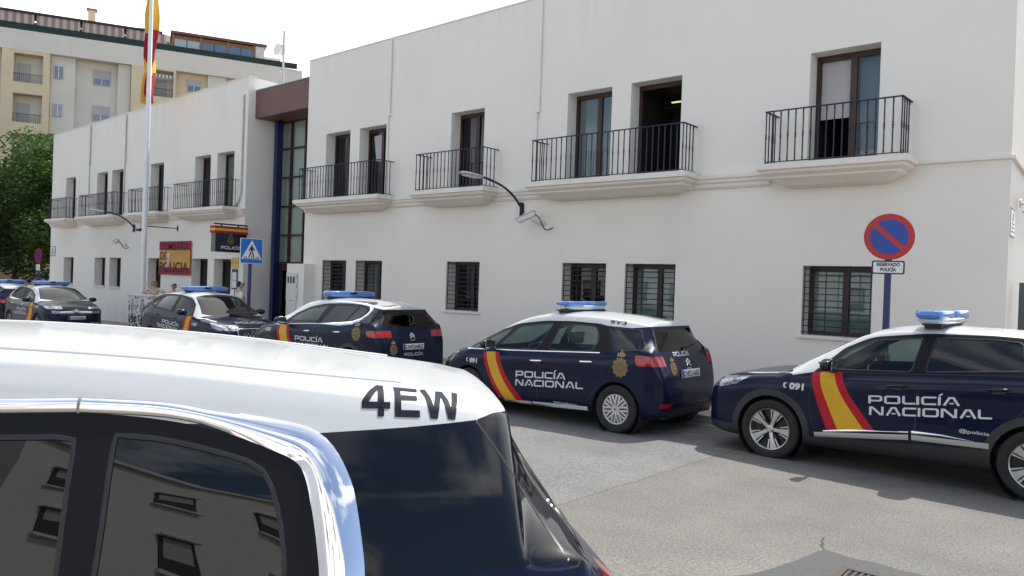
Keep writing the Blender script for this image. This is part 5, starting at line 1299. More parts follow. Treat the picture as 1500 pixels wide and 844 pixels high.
# --- foreground car
carL, HL = car_at('l', 'foreground police people carrier with roof code 4EW and thick chrome window edge', LONG, -3.34, .55, R(-126.9), dict(sides=(1, -1)), z=.095, pitch=False)
def block_code(word, t=.17):
    V = []; Fs = []; x = 0
    def put(r):
        b = len(V); V.extend((p[0]+x, p[1]) for p in r[0]); Fs.extend(tuple(i+b for i in f) for f in r[1])
    for ch in word:
        if ch == '4': put(ribbon2d([(.50, 0), (.50, 1-t*.3), (.50-t*.35, 1-t*.3), (.085, .34), (.085, .27), (.74, .27)], t*.95)); x += .86
        if ch == 'E': put(ribbon2d([(.66, t/2), (t/2, t/2), (t/2, 1-t/2), (.64, 1-t/2)], t)); put(ribbon2d([(t+.005, .51), (.60, .51)], t*.9)); x += .74
        if ch == 'W': put(ribbon2d([(.07, 1), (.26, .06), (.33, .06), (.50, .90), (.56, .90), (.73, .06), (.80, .06), (.99, 1)], t*.9)); x += 1.1
    return V, Fs, x-.04
V, Fs, wt = block_code('4EW')
HL.decal(V, Fs, 'tilt', 1, (-1.622, -.058), .135, 'roof_code', 'decal_dark', carL, sx=.305/(wt*.135), grid=.011, off=.0022)
HL.ribbon([(-1.972, 1.448), (-2.03, 1.37), (-2.10, 1.27), (-2.18, 1.15), (-2.235, 1.066)], .007, 'panel_seam', 'gasket', carL, 1, k=1, base=.0008)
for s_ in (1, -1):
    HL.ribbon([(.45, s_*.50), (-.5, s_*.505), (-1.3, s_*.49), (-1.75, s_*.43)], .018, 'roof_rib', 'white_paint', carL, 1, 'xy', h=.007, base=.001, k=4, step=.05)
    HL.ribbon([(.45, s_*.535), (-.5, s_*.54), (-1.3, s_*.525), (-1.75, s_*.46)], .010, 'roof_seal', 'pipe_grey', carL, 1, 'xy', base=.001, k=1, step=.05)

HL.ribbon([(-1.975, -.06), (-1.958, .0), (-1.92, .10)], .003, 'spoiler_gap', 'pipe_grey', carL, 1, 'tilt', k=1, base=.0006)
# ================================================================== STREET OBJECTS
mat('sign_red', (.42, .015, .02), .4); mat('sign_blue', (.010, .050, .30), .4); mat('sign_blue_light', (.01, .14, .52), .35); mat('sign_white', (.72, .73, .73), .4)
mat('sign_black', (.012, .012, .014), .4); mat('pole_blue', (.014, .018, .12), .4, nscale=4, namp=.3); mat('galvanised', (.42, .43, .44), .45, metal=.6, nscale=8, namp=.2)
mat('flag_red', (.36, .010, .02), .75); mat('flag_yellow', (.72, .40, .03), .75); mat('paint_white', (.74, .74, .75), .35, nscale=2, namp=.06)
mat('board_red', (.30, .008, .03), .7, nscale=4, namp=.25); mat('board_yellow', (.60, .33, .06), .7, nscale=3, namp=.15)
mat('gold_dull', (.28, .20, .07), .5); mat('box_navy', (.008, .012, .035), .25, coat=.5)
def pole_sign_base(o, x, y, ztop, r, m, dz=.115):
    b = MB(); b.lathe([(0, 0), (r, 0), (r, ztop), (r*.9, ztop+.01), (0, ztop+.01)], n=20, axis='z'); return b.build('pole', m, o, smooth=True)
# no parking sign
g0 = gz(-3.3, 8)+.115
o = empty('no_parking_sign', (-3.17, 11.5, g0), R(14), label='large round no-parking sign with RESERVADO POLICÍA plate on a dark blue pole', cat='road sign')
pole_sign_base(o, 0, 0, 3.05-g0, .045, 'pole_blue')
zc = 2.78-g0; Rr = .315
def annulus(b, c, r0, r1, y0, y1, n=48): b.lathe([(r0, y0), (r1, y0), (r1, y1), (r0, y1), (r0, y0)], c, n)
b = MB(); b.lathe([(0, -.062), (Rr, -.062), (Rr+.003, -.056), (Rr+.003, -.046), (0, -.046)], (0, 0, zc), 56); disc = b.build('sign_disc', 'sign_red', o, smooth=True)
b = MB()
for sgn in (1, -1):        # two blue segments either side of the red bar
    pts = []; rI = Rr*.76; hw = .035
    a0 = math.asin(hw/rI)
    for k in range(21): a = a0+(math.pi-2*a0)*k/20; pts.append((rI*math.cos(a), sgn*rI*math.sin(a)))
    c45, s45 = math.cos(R(-42)), math.sin(R(-42))
    P = [(x*c45-z*s45, x*s45+z*c45) for x, z in pts]
    b.add([(x, -.0645, z+zc) for x, z in P], [tuple(range(len(P))) if sgn < 0 else tuple(reversed(range(len(P))))])
b.build('sign_face', 'sign_blue', disc, fix=False)
b = MB()
for z in (zc-.12, zc+.12): b.box(-.11, .11, -.045, .05, z-.02, z+.02)
b.build('bracket', 'galvanised', o)
zp = 2.36-g0
b = MB(); b.prism([(x, z+zp) for x, z in rounded([(-.205, -.093), (.205, -.093), (.205, .093), (-.205, .093)], .03)], -.058, -.046); pl = b.build('sign_plate', 'sign_black', o)
b = MB(); b.prism([(x, z+zp) for x, z in rounded([(-.185, -.074), (.185, -.074), (.185, .074), (-.185, .074)], .02)], -.0605, -.0585); b.build('plate_face', 'sign_white', pl)
for t_, z in (('RESERVADO', .018), ('POLICÍA', -.052)):
    V, Fs = text_mesh(t_, .066, .0030, 'CENTER', .80); flat_letters(V, Fs, (0, -.0615, zp+z), (1, 0, 0), (0, 0, 1), 1, 'lettering', 'sign_black', pl)
# pedestrian crossing sign
g0 = gz(-20, 8)+.115
o = empty('pedestrian_crossing_sign', (-19.5, 11.39, g0), R(88), label='square blue pedestrian-crossing sign on a blue pole in front of the entrance', cat='road sign')
pole_sign_base(o, 0, 0, 2.85-g0, .05, 'pole_blue')
zc = 2.61-g0
b = MB(); b.prism([(x, z+zc) for x, z in rounded([(-.33, -.36), (.33, -.36), (.33, .33), (-.33, .33)], .03)], -.07, -.052); pl = b.build('sign_plate', 'sign_white', o)
b = MB(); b.prism([(x, z+zc) for x, z in rounded([(-.315, -.345), (.315, -.345), (.315, .315), (-.315, .315)], .03)], -.0735, -.0705); b.build('sign_face', 'sign_blue_light', pl)
b = MB(); b.add([(-.30, -.076, zc-.24), (.30, -.076, zc-.24), (0, -.076, zc+.28)], [(0, 1, 2)]); b.build('triangle', 'sign_white', pl, fix=False)
b = MB(); y = -.079
def q2(pts): b.add([(x, y, z+zc) for x, z in pts], [tuple(range(len(pts)))])
q2([(.028*math.cos(a)+0, .028*math.sin(a)+.13) for a in [2*math.pi*k/12 for k in range(12)]])
q2([(-.045, .09), (-.035, -.03), (.035, -.03), (.045, .09), (0, .105)])
for p in ([(-.035, -.033), (-.10, -.19), (-.075, -.20), (.0, -.06)], [(.035, -.033), (.003, -.06), (.06, -.20), (.085, -.19)], [(-.05, .085), (-.10, -.01), (-.08, -.02), (-.042, .04)], [(.05, .085), (.042, .04), (.09, .0), (.105, .012)]): q2(p)
for k in range(-4, 5):
    if abs(k) != 9: x = k*.05; q2([(x-.012+(-.012 if k < 0 else .012), -.235), (x+.012+(-.012 if k < 0 else .012), -.235), (x+.012, -.205 if abs(k) in (1, 2) else -.14 if abs(k) < 3 else -.17), (x-.012, -.205 if abs(k) in (1, 2) else -.14 if abs(k) < 3 else -.17)])
b.build('pictogram', 'sign_black', pl, fix=False)
# small no parking sign far left
g0 = gz(-50, 8)+.1
o = empty('no_parking_sign', (-50.3, 16.0, g0), R(8), label='small distant no-parking sign on a blue pole beside the dark trees at left', cat='road sign')
pole_sign_base(o, 0, 0, 3.3, .05, 'pole_blue')
b = MB(); b.lathe([(0, -.07), (.42, -.07), (.42, -.05), (0, -.05)], (0, 0, 3.05), 32); dd = b.build('sign_disc', 'sign_red', o)
b = MB(); b.lathe([(0, -.074), (.30, -.074), (.30, -.0715), (0, -.0715)], (0, 0, 3.05), 32); b.build('sign_face', 'sign_blue', dd)
b = MB(); b.prism([(-.03, -.42), (.03, -.42), (.03, .42), (-.03, .42)], -.080, -.0765); s = b.build('slash', 'sign_red', dd); s.location = (0, 0, 3.05); s.rotation_euler = (0, R(42), 0)
b = MB(); b.box(-.2, .2, -.07, -.05, 2.2, 2.55); b.build('sign_plate', 'sign_white', o)
# flagpole with flag
g0 = gz(-28.9)+.115
o = empty('flagpole', (-28.88, 12.6, g0), label='tall white flagpole carrying the drooping red and yellow flag', cat='flagpole')
b = MB(); b.lathe([(0, 0), (.16, 0), (.16, .04), (.11, .05), (.10, 1.5), (.085, 7), (.06, 13.6), (0, 13.65)], n=24, axis='z'); b.build('pole', 'paint_white', o, smooth=True)
b = MB(); b.lathe([(0, 0), (.09, .04), (.12, .13), (.09, .22), (0, .26)], (0, 0, 13.6), 20, 'z'); b.build('finial', 'decal_gold', o, smooth=True)
b = MB(); b.tube([(.16, -.03, 1.3), (.13, -.03, 13.4)], .012, 5); b.box(.08, .17, -.05, 0, 1.28, 1.4); b.build('halyard', 'metal_light', o)
fl = MB(); fl.v = []; nx, nz_ = 22, 60
zt_, zb2 = 13.3, 8.45
for j in range(nz_+1):
    t = j/nz_; z = zt_+(zb2-zt_)*t
    half = .06+.29*min(1, t/.42)**.8*(1-.18*max(0, (t-.55)/.45)) + .04*math.sin(t*17)
    for i in range(nx+1):
        u = -1+2*i/nx
        ph = u*6.3+2.0*math.sin(t*4)
        jag = -.55*(max(0, t-.8)/.2)*abs(math.sin(u*2.4+.7))*.8
        fl.v.append((u*half+.02*math.sin(t*9), .20+.13*math.sin(ph)*min(1, t*2.5)+.06*math.sin(u*13+t*5), z-g0-jag*0-(.35*abs(math.sin(u*2.2)) if t > .72 else 0)*(t-.72)/.28))
for j in range(nz_):
    for i in range(nx):
        fl.f.append((j*(nx+1)+i, j*(nx+1)+i+1, (j+1)*(nx+1)+i+1, (j+1)*(nx+1)+i))
        t = (j+.5)/nz_; u = -1+2*(i+.5)/nx; z = zt_+(zb2-zt_)*t
        # the three bands twist as the cloth hangs from one corner
        e1 = 10.72+.10*u; e2 = 9.72-.22*u+.08*math.sin(u*5); e3 = 8.95+.32*math.sin(u*3.0+1.2)+.35*u
        fl.mi.append(1 if z > e1 else 0 if z > e2 else 1 if z > e3 else 0)
fo = fl.build('flag', ['flag_red', 'flag_yellow'], None, smooth=True, fix=False); fo.location = (-29.22, 12.55, g0)
tag(fo, 'red and yellow flag hanging limp down the white pole', 'flag')
# patterned cabinet
g0 = gz(-27.4)+.115
o = empty('utility_cabinet', (-27.3, 12.02, g0), R(4), label='white cabinet with black speckled pattern and crests beneath the flagpole', cat='cabinet')
b = MB(); b.box(-.78, .78, -.2, .2, .0, 1.24); body = b.build('body', 'cabinet_white', o); b = MB(); b.box(-.82, .82, -.24, .24, 1.243, 1.29); b.build('lid', 'cabinet_white', o)
b = MB(); rn = random.Random(3)
for k in range(330):
    z = rn.uniform(.04, 1.2); x = rn.uniform(-.75, .75)
    if z > .62 and (-.68 < x < -.28 or -.12 < x < .5): continue
    if z > .62 and rn.random() < .45: continue
    s_ = rn.uniform(.022, .055); a = rn.uniform(0, 3); n = rn.choice((4, 5, 6)); P = []
    for i in range(n): aa = a+2*math.pi*i/n; rr = s_*rn.uniform(.6, 1.3); P.append((x+rr*math.cos(aa), -.2025-.00001*k, z+rr*math.sin(aa)))
    b.add(P, [tuple(range(n))])
b.build('pattern', 'sign_black', body, fix=False)
mat('crest_blue', (.10, .14, .26), .6); mat('crest_brown', (.25, .17, .12), .6)
V, Fs = CREST
b = MB(); b.add([(.19+u*.20, -.207, .88+v*.19-.05) for u, v in V], Fs); b.build('crest', 'crest_blue', body, fix=False)
b = MB(); b.add([(-.48+u*.11, -.207, .88+v*.17-.03) for u, v in V], Fs); b.build('crest', 'crest_brown', body, fix=False)
# hand painted board on the wall
o = empty('painted_board', (-29.3, 13.99, 1.84), label='red and yellow hand-painted board reading COMISARIA DE POLICIA on the wall', cat='sign board')
b = MB(); b.box(-1.27, 1.27, -.045, -.012, 0, 1.27); bd = b.build('panel', 'board_yellow', o)
b = MB(); b.box(-1.28, 1.28, -.05, -.0455, .95, 1.275); b.box(-1.28, 1.28, -.05, -.0455, -.005, .27); b.box(1.23, 1.28, -.05, -.0455, .2705, .9495); b.build('band', 'board_red', bd)
mat('board_ink', (.025, .008, .03), .7)
def board_text(s_, x, z, w_, h_):
    V, Fs = text_mesh(s_, 1, .012); a = max(v[0] for v in V); c = max(v[1] for v in V); flat_letters([(v[0]/a*w_, v[1]/c*h_) for v in V], Fs, (x, -.054, z), (1, 0, 0), (0, 0, 1), 1, 'lettering', 'board_ink', bd)
board_text('COMISARIA', -1.2, .93, 2.35, .28); board_text('DE', -1.2, .56, .52, .30); board_text('POLICIA', -1.24, .10, 2.35, .38)
mat('figure_pink', (.62, .38, .36), .7); mat('figure_white', (.68, .64, .60), .7)
b = MB(); b.prism([(x-.48, z+.60) for x, z in [(-.10, -.30), (-.13, -.05), (-.07, .02), (-.03, .05), (.03, .05), (.07, .02), (.12, -.06), (.08, -.12), (.10, -.30)]], -.0575, -.0545); b.build('painted_figure', 'figure_pink', bd)
b = MB(); b.prism([(x*.09-.48, z*.10+.74) for x, z in disc_poly(16)], -.0575, -.0545); b.build('painted_head', 'figure_white', bd)
# projecting illuminated police sign box
o = empty('police_sign_box', (-24.30, 13.40, 2.66), label='navy projecting box sign reading POLICÍA with a gold crest and flag-coloured top', cat='sign')
b = MB(); b.box(-.14, .14, -.56, .56, 0, .83); bx = b.build('box', 'box_navy', o)
b = MB(); b.box(-.155, .155, -.60, .60, .62, .70); b.box(-.155, .155, -.60, .60, .78, .86); fg = b.build('flag_band', 'flag_red', bx)
b = MB(); b.box(-.157, .157, -.602, .602, .7005, .7795); b.build('flag_band', 'flag_yellow', bx)
b = MB(); b.tube([(0, .66, .93), (0, -.55, .93)], .025, 8); b.box(-.02, .02, -.3, -.26, .86, .93); b.box(-.02, .02, .3, .34, .86, .93); b.build('bracket', 'sign_black', o)
b = MB(); b.add([(.146, u*.13-.02, .40+v*.13-.02) for u, v in V_ ], F_) if False else b.add([(.146, u*.13-.02, .38+v*.13) for u, v in CREST[0]], CREST[1]); b.build('crest', 'gold_dull', bx, fix=False)
V, Fs, wt = force_word('POLICJA'); flat_letters(V, Fs, (.147, -.36, .10), (0, 1, 0), (0, 0, 1), .10, 'lettering', 'sign_white', bx, sx=.72/(wt*.10))
# yellow plaque and poster column
def wall_plate(name, label, cat, x0, x1, z0, z1, m, y=13.998, d=.03): o = empty(name, ((x0+x1)/2, y, z0), label=label, cat=cat); b = MB(); b.box(-(x1-x0)/2, (x1-x0)/2, -d, 0, 0, z1-z0); p_ = b.build('panel', m, o); return o, p_, (x1-x0)/2, d
mat('plaque_yellow', (.62, .42, .10), .5)
o, p_, hw, d = wall_plate('plaque', 'yellow office plaque on the wall between entrance and door', 'plaque', -25.13, -24.68, 2.17, 2.52, 'plaque_yellow')
b = MB(); b.add([(u*.05-.13, -d-.003, .17+v*.07) for u, v in CREST[0]], CREST[1]); b.build('crest', 'crest_brown', p_, fix=False)
b = MB(); [b.box(-.04, .18, -d-.003, -d-.001, z, z+.012) for z in (.12, .16, .20)]; b.build('lettering', 'crest_brown', p_)
o, p_, hw, d = wall_plate('notice_case', 'narrow notice case with dark frame and white sheets below the yellow plaque', 'notice board', -25.08, -24.72, 1.42, 2.12, 'box_navy')
b = MB(); b.box(-.14, .14, -d-.004, -d-.001, .05, .30); b.box(-.14, .14, -d-.004, -d-.001, .32, .58); sh = b.build('sheet', 'sign_white', p_)
b = MB(); [b.box(-.11, .11, -d-.007, -d-.005, z, z+.008) for z in [.08+.035*k for k in range(6)]+[.35+.035*k for k in range(6)]]; b.build('printed_lines', 'blind_grey', sh)
# wall street lamps
def wall_lamp(x, z, rz, label, L_=.62):
    o = empty('wall_street_lamp', (x, 14, z), rz, label=label, cat='street lamp', group='lamps on the facade')
    b = MB(); b.box(-.04, .04, -.05, -.002, -.12, .12); b.tube([(0, -.06, -.18), (0, -.06, .14)], .035, 8); b.build('bracket', 'iron', o)
    pts = catmull([(0, -.06, .02), (0, -.45*L_, .26), (0, -.95*L_, .46), (0, -1.55*L_, .58), (0, -1.95*L_, .63)], 5)
    b = MB(); b.tube(pts, [.028]*len(pts), 8); b.build('arm', 'iron', o, smooth=True)
    b = MB(); superbox(b, (0, 0, 0), (.28, .60, .085), 24, 8, .6, .8); hd = b.build('lamp_head', 'metal_light', o, smooth=True, angle=80); hd.location = (0, -1.95*L_-.25, .64); hd.rotation_euler = (R(-6), 0, 0)
    b = MB(); b.box(-.10, .10, -.2, .16, -.046, -.041); b.build('led_panel', 'sign_white', hd)
    return o
wall_lamp(-11.95, 3.73, R(-14), 'blue arm street lamp with flat grey head above the middle police car')
wall_lamp(-32.95, 3.70, R(-36), 'thin blue arm street lamp on the left part of the facade')
o = empty('sign_spotlight', (-29.2, 14, 3.6), label='small black spotlight on a thin arm above the painted board', cat='spotlight')
b = MB(); b.tube([(0, -.01, 0), (-.05, -1.0, 0), (-.1, -1.35, .0), (-.1, -1.36, -.14)], .02, 6); b.box(-.03, .03, -.03, -.002, -.1, .1); b.build('arm', 'iron', o)
b = MB(); b.prism([(-.16, -.03), (.16, -.05), (.14, .05), (-.12, .05)], -.08, .08); h_ = b.build('lamp_head', 'iron', o); h_.location = (-.12, -1.38, -.16)
# security cameras
def cctv(x, z, label, s_=1.0, rz=R(-40)):
    o = empty('security_camera', (x, 14, z), 0, label=label, cat='security camera', group='security cameras on the walls')
    b = MB(); b.lathe([(0, -.03), (.07, -.03), (.07, -.001), (0, -.001)], (0, 0, 0), 16); b.tube([(0, -.02, 0), (0, -.12, -.03), (-.10*s_, -.30, .06)], .022, 8); b.build('bracket', 'cabinet_white', o, smooth=True)
    hb = rbox('housing', 'cabinet_white', (.46*s_, .13, .12), o, (-.20*s_, -.36, .12), .02, rot=(0, R(-22), R(12)))
    sb = rbox('sun_shield', 'cabinet_white', (.52*s_, .15, .012), hb, (-.02, 0, .068), .004)
    lb = MB(); lb.box(-.236*s_, -.232*s_, -.05, .05, -.045, .045); lb.build('lens', 'sign_black', hb)
    b = MB(); b.tube(catmull([(.0, -.36, .19), (.12, -.30, .10), (.16, -.2, -.10), (.20, -.1, -.16), (.30, -.02, -.10)], 5), .013, 6); b.build('cable', 'iron', o, smooth=True)
    return o
cctv(-11.32, 3.36, 'white bullet security camera with looped cable beside the middle wall lamp')
cctv(-33.75, 3.0, 'small dark security camera under the left wall lamp', .6)
# meter cabinet block at the corner of the entrance
o = empty('meter_cabinet', (-20.62, 13.8, gz(-20)+.1), label='white masonry block holding two meter cabinet doors beside the entrance', cat='meter cabinet')
b = MB(); b.box(-.56, .36, -.16, .198, 0, 2.42); b.build('block', 'plaster', o)
b = MB(); b.box(-.52, .06, -.20, -.162, 1.28, 2.14); d1 = b.build('cabinet_door', 'cabinet_white', o); b = MB(); b.box(-.50, .0, -.19, -.162, .25, 1.22); d2 = b.build('cabinet_door', 'cabinet_white', o)
b = MB(); [b.box(x-.045, x+.045, -.206, -.201, 1.82, 2.02) for x in (-.41, -.26, -.11)]; b.build('meter_window', 'sign_black', d1)
b = MB(); [b.box(.02, .045, -.206, -.201, z, z+.05) for z in (1.4, 1.7, 2.0)]; b.build('lock', 'iron', d1)
# tile signs
def tile(x, y, z, rz, label):
    o = empty('street_name_tile', (x, y, z), rz, label=label, cat='wall sign')
    b = MB(); b.box(-.30, .30, -.02, -.002, 0, .46); f_ = b.build('frame', 'crest_brown', o); b = MB(); b.box(-.27, .27, -.026, -.0205, .03, .43); p_ = b.build('tiles', 'sign_white', f_)
    b = MB(); b.prism([(.07*math.cos(a), .31+.07*math.sin(a)) for a in [2*math.pi*k/10 for k in range(10)]], -.029, -.0265); [b.box(-.2+.02*k, .2-.02*k, -.029, -.0265, .08+.06*k, .105+.06*k) for k in range(3)]; b.build('painted_lettering', 'crest_blue', p_)
tile(-42.1, 13.998, 2.52, 0, 'small framed tile sign at the far left corner of the facade')
tile(-2.19, 14.42, 2.95, R(93.3), 'framed street-name tile on the right end wall of the building')
cc = cctv(-1.2, 3.5, 'beige camera housing on the end wall at the right edge of the photo', .8); cc.location = (-2.17, 15.0, 3.55); cc.rotation_euler = (0, 0, R(93))
# metal gate beside the right corner
mat('gate_grey', (.07, .085, .10), .5)
o = empty('metal_gate', (-1.95, 14.62, gz(-2)+.0), label='slate grey framed mesh gate at the right end of the building', cat='gate')
b = MB(); b.box(-.12, .12, -.05, .05, 0, 2.25); b.box(2.9, 3.1, -.05, .05, 0, 2.25); b.box(.121, 2.899, -.04, .04, 2.1, 2.22); b.box(.121, 2.899, -.04, .04, .1, .2); fr = b.build('frame', 'gate_grey', o)
b = MB()
for k in range(36): x = .16+k*.077; b.box(x-.004, x+.004, -.004, .004, .2, 2.1)
for k in range(20): z = .25+k*.095; b.box(.12, 2.9, -.010, -.005, z-.003, z+.003)
b.build('mesh', 'metal_light', o)
o = tag(MB().box(-2.3, 14, 24.5, 24.7, -.2, 3.0).build('garden_wall', 'plaster'), 'white garden wall behind the mesh gate', 'wall')
# antenna mast on the roof
o = empty('antenna_mast', (-27.6, 17.3, 8.6), label='slim antenna mast with a white round dish on the flat roof', cat='antenna')
b = MB(); b.tube([(0, 0, 0), (0, 0, 3.1)], .045, 8); b.tube([(-.18, 0, 0), (-.18, 0, 1.5)], .02, 6); b.tube([(.18, .0, 0), (.18, 0, 1.5)], .02, 6)
for k in range(6): b.tube([(-.18, 0, k*.28), (.18, 0, k*.28+.12)], .012, 5)
b.tube([(-.25, 0, 1.5), (.25, 0, 1.5)], .03, 6); b.build('mast', 'galvanised', o)
b = MB(); b.lathe([(0, -.10), (.24, -.12), (.28, -.05), (.26, .14), (.12, .2), (0, .2)], (-.27, -.02, 2.38), 20); b.build('dish', 'cabinet_white', o, smooth=True)
# drain grate
o = empty('drain_grate', (-1.52, 5.60, gz(-1.5)+.006), R(3), label='iron drain grate in the dark asphalt repair at the bottom edge', cat='drain')
mat('rust_iron', (.05, .035, .03), .7, nscale=12, namp=.4)
b = MB(); b.box(-.30, .30, -.25, -.21, 0, .012); b.box(-.30, .30, .21, .25, 0, .012); b.box(-.30, -.26, -.2095, .2095, 0, .012); b.box(.26, .30, -.2095, .2095, 0, .012); b.build('frame', 'rust_iron', o)
b = MB(); [b.box(-.25+k*.042, -.25+k*.042+.02, -.2, .2, .001, .010) for k in range(12)]; b.build('bars', 'rust_iron', o)
b = MB(); b.add([(-.259, -.209, .0005), (.259, -.209, .0005), (.259, .209, .0005), (-.259, .209, .0005)], [(0, 1, 2, 3)]); b.build('pit', 'room_dark', o)
# worn yellow kerbside marking and drips on the parking strip
mat('old_yellow', (.34, .26, .10), .85, nscale=9, namp=.5)
for (x, y, w_, h_) in ((-4.45, 9.02, .42, .05), (-5.2, 9.6, .3, .05)):
    b = MB(); P = [(x+w_*t+random.uniform(-.02, .02), y+h_*(k)+random.uniform(-.012, .012)) for k, ts in ((0, (0, .25, .5, .75, 1)), (1, (1, .7, .4, .15, 0))) for t in ts]
    b.add([(px, py, gz(px, py)+.004) for px, py in P], [tuple(t) for t in geometry.tessellate_polygon([[Vector((px, py, 0)) for px, py in P]])]); tag(b.build('road_marking', 'old_yellow'), kind='structure')
mat('crack_dark', (.05, .048, .045), .9)
def crack(pts, w_=.012):
    b = MB(); rn = random.Random(len(pts)); P = []
    for (x0, y0), (x1, y1) in zip(pts, pts[1:]):
        for k in range(6): t = k/6; P.append(Vector((lerp(x0, x1, t)+rn.uniform(-.02, .02), lerp(y0, y1, t)+rn.uniform(-.02, .02))))
    vs, fs = ribbon2d([tuple(p) for p in P], w_); b.add([(x, y, gz(x, y)+.003) for x, y in vs], fs); tag(b.build('road_crack', 'crack_dark', fix=False), kind='structure')
crack([(-2.07, 6.14), (-2.16, 6.30), (-2.20, 6.48)], .014); 
# ================================================================== PEOPLE
mat('skin', (.50, .27, .18), .55); mat('hair_blonde', (.42, .28, .12), .6, nscale=30, namp=.4); mat('hair_dark', (.012, .009, .008), .5, nscale=30, namp=.4)
mat('cloth_white', (.66, .66, .68), .85); mat('cloth_cream', (.56, .50, .46), .85, nscale=14, namp=.15); mat('cloth_olive', (.16, .17, .11), .85); mat('denim', (.06, .09, .16), .85); mat('cloth_black', (.02, .02, .022), .8)
def skin_mesh(name, m, verts, edges, radii, parent, root=0, sub=2):
    me = bpy.data.meshes.new(name); me.from_pydata(verts, edges, []); o = bpy.data.objects.new(name, me); COL.objects.link(o)
    md = o.modifiers.new('s', 'SKIN'); me.skin_vertices
    for i, r in enumerate(radii):
        rr = r if isinstance(r, tuple) else (r, r); me.skin_vertices[0].data[i].radius = rr
    me.skin_vertices[0].data[root].use_root = True
    md.use_smooth_shade = True; md.branch_smoothing = .6
    sb = o.modifiers.new('b', 'SUBSURF'); sb.levels = sub; sb.render_levels = sub
    dg = bpy.context.evaluated_depsgraph_get(); m2 = bpy.data.meshes.new_from_object(o.evaluated_get(dg)); bpy.data.objects.remove(o)
    m2.name = name; m2.materials.clear(); m2.materials.append(MATS[m]); m2.shade_smooth()
    o = bpy.data.objects.new(name, m2); COL.objects.link(o)
    if parent: o.parent = parent
    return o
def person(x, y, rz, hgt, label, hair, top, bottom, arms, glasses=False, longhair=.3, bag=False):
    """arms: two lists [elbow, wrist] in local coords at 1.7 m scale; faces -y"""
    k = hgt/1.7; o = empty('person', (x, y, gz(x)+.115), rz, label=label, cat='person'); o.scale = (k, k, k)
    V = [(0, 0, .93), (0, .0, 1.08), (0, -.005, 1.25), (0, .01, 1.40), (0, 0, 1.47), (0, -.01, 1.53), (0, -.012, 1.60), (0, -.005, 1.655)]
    E = [(i, i+1) for i in range(7)]; Rd = [(.145, .105), (.125, .09), (.145, .10), (.12, .085), (.05, .05), (.062, .07), (.075, .088), (.055, .065)]
    def add(p, r, c): V.append(p); Rd.append(r); E.append((c, len(V)-1)); return len(V)-1
    for s_, (el_, wr_) in zip((-1, 1), arms):
        a = add((s_*.165, .01, 1.385), .052, 3); a = add(el_, .038, a); a = add(wr_, .026, a)
        d = (Vector(wr_)-Vector(el_)).normalized(); pl = Vector(wr_)+d*.045; a = add(tuple(pl), (.034, .02), a); sd_ = d.cross(Vector((0, 0, 1))); sd_ = sd_.normalized() if sd_.length > .1 else Vector((1, 0, 0))
        for q in range(4):
            off = sd_*(q-1.5)*.02; c = a; L_ = (.075, .085, .08, .062)[q]
            c = add(tuple(pl+off+d*.045), .0095, c); c = add(tuple(pl+off*1.1+d*(.045+L_*.5)+Vector((0, 0, -.008))), .0085, c); add(tuple(pl+off*1.1+d*(.045+L_)+Vector((0, 0, -.022))), .007, c)
        c = add(tuple(pl+sd_*.045-d*.01), .011, a); add(tuple(pl+sd_*.062+d*.03), .009, c)
    for s_ in (-1, 1):
        a = add((s_*.095, 0, .84), .088, 0); a = add((s_*.10, -.01, .48), .056, a); a = add((s_*.10, .02, .10), .038, a); a = add((s_*.105, -.02, .045), .04, a); add((s_*.115, -.13, .03), (.042, .028), a)
    body = skin_mesh('body', 'skin', V, E, Rd, o)
    # clothing follows the same joints, slightly larger
    tv = [(0, 0, .90), (0, 0, 1.08), (0, -.005, 1.25), (0, .01, 1.40)]; te = [(0, 1), (1, 2), (2, 3)]; tr = [(.165, .125), (.14, .105), (.16, .118), (.12, .095)]
    for s_, (el_, wr_) in zip((-1, 1), arms):
        tv.append((s_*.17, .01, 1.385)); tr.append(.064); te.append((3, len(tv)-1)); m_ = Vector((s_*.17, .01, 1.385)).lerp(Vector(el_), .75); tv.append(tuple(m_)); tr.append(.056); te.append((len(tv)-2, len(tv)-1))
    skin_mesh('shirt', top, tv, te, tr, o)
    bv = [(0, 0, .95), (-.1, 0, .83), (-.103, -.01, .48), (-.103, .015, .12), (.1, 0, .83), (.103, -.01, .48), (.103, .015, .12)]
    skin_mesh('trousers', bottom, bv, [(0, 1), (1, 2), (2, 3), (0, 4), (4, 5), (5, 6)], [(.16, .12), .10, .07, .058, .10, .07, .058], o)
    for s_ in (-1, 1): b = MB(); superbox(b, (s_*.112, -.05, .03), (.095, .27, .07), 16, 8, .7, .8); b.build('shoe', 'cloth_black', o, smooth=True, angle=80)
    hv = [(0, .015, 1.695), (0, .05, 1.63), (0, .07, 1.52)]; he = [(0, 1), (1, 2)]; hr = [(.082, .085), (.085, .07), (.075, .05)]
    if longhair > .2:
        for s_ in (-1, 1): hv.append((s_*.075, .02, 1.56)); hr.append(.03); he.append((1, len(hv)-1)); hv.append((s_*.075, .03, 1.56-longhair*.6)); hr.append(.025); he.append((len(hv)-2, len(hv)-1))
        hv.append((0, .08, 1.52-longhair*.7)); hr.append((.07, .03)); he.append((2, len(hv)-1))
    skin_mesh('hair', hair, hv, he, hr, o)
    b = MB(); b.prism([(-.012, 1.575), (.012, 1.575), (.006, 1.62), (-.006, 1.62)], -.118, -.085); b.build('nose', 'skin', body, smooth=True)
    b = MB()
    for s_ in (-1, 1): b.prism([(x*.026+s_*.033, z*.018+1.622) for x, z in disc_poly(12)], -.108 if glasses else -.101, -.06)
    if glasses: b.box(-.03, .03, -.106, -.1, 1.622, 1.628)
    b.build('sunglasses' if glasses else 'eyes', 'sign_black', body)
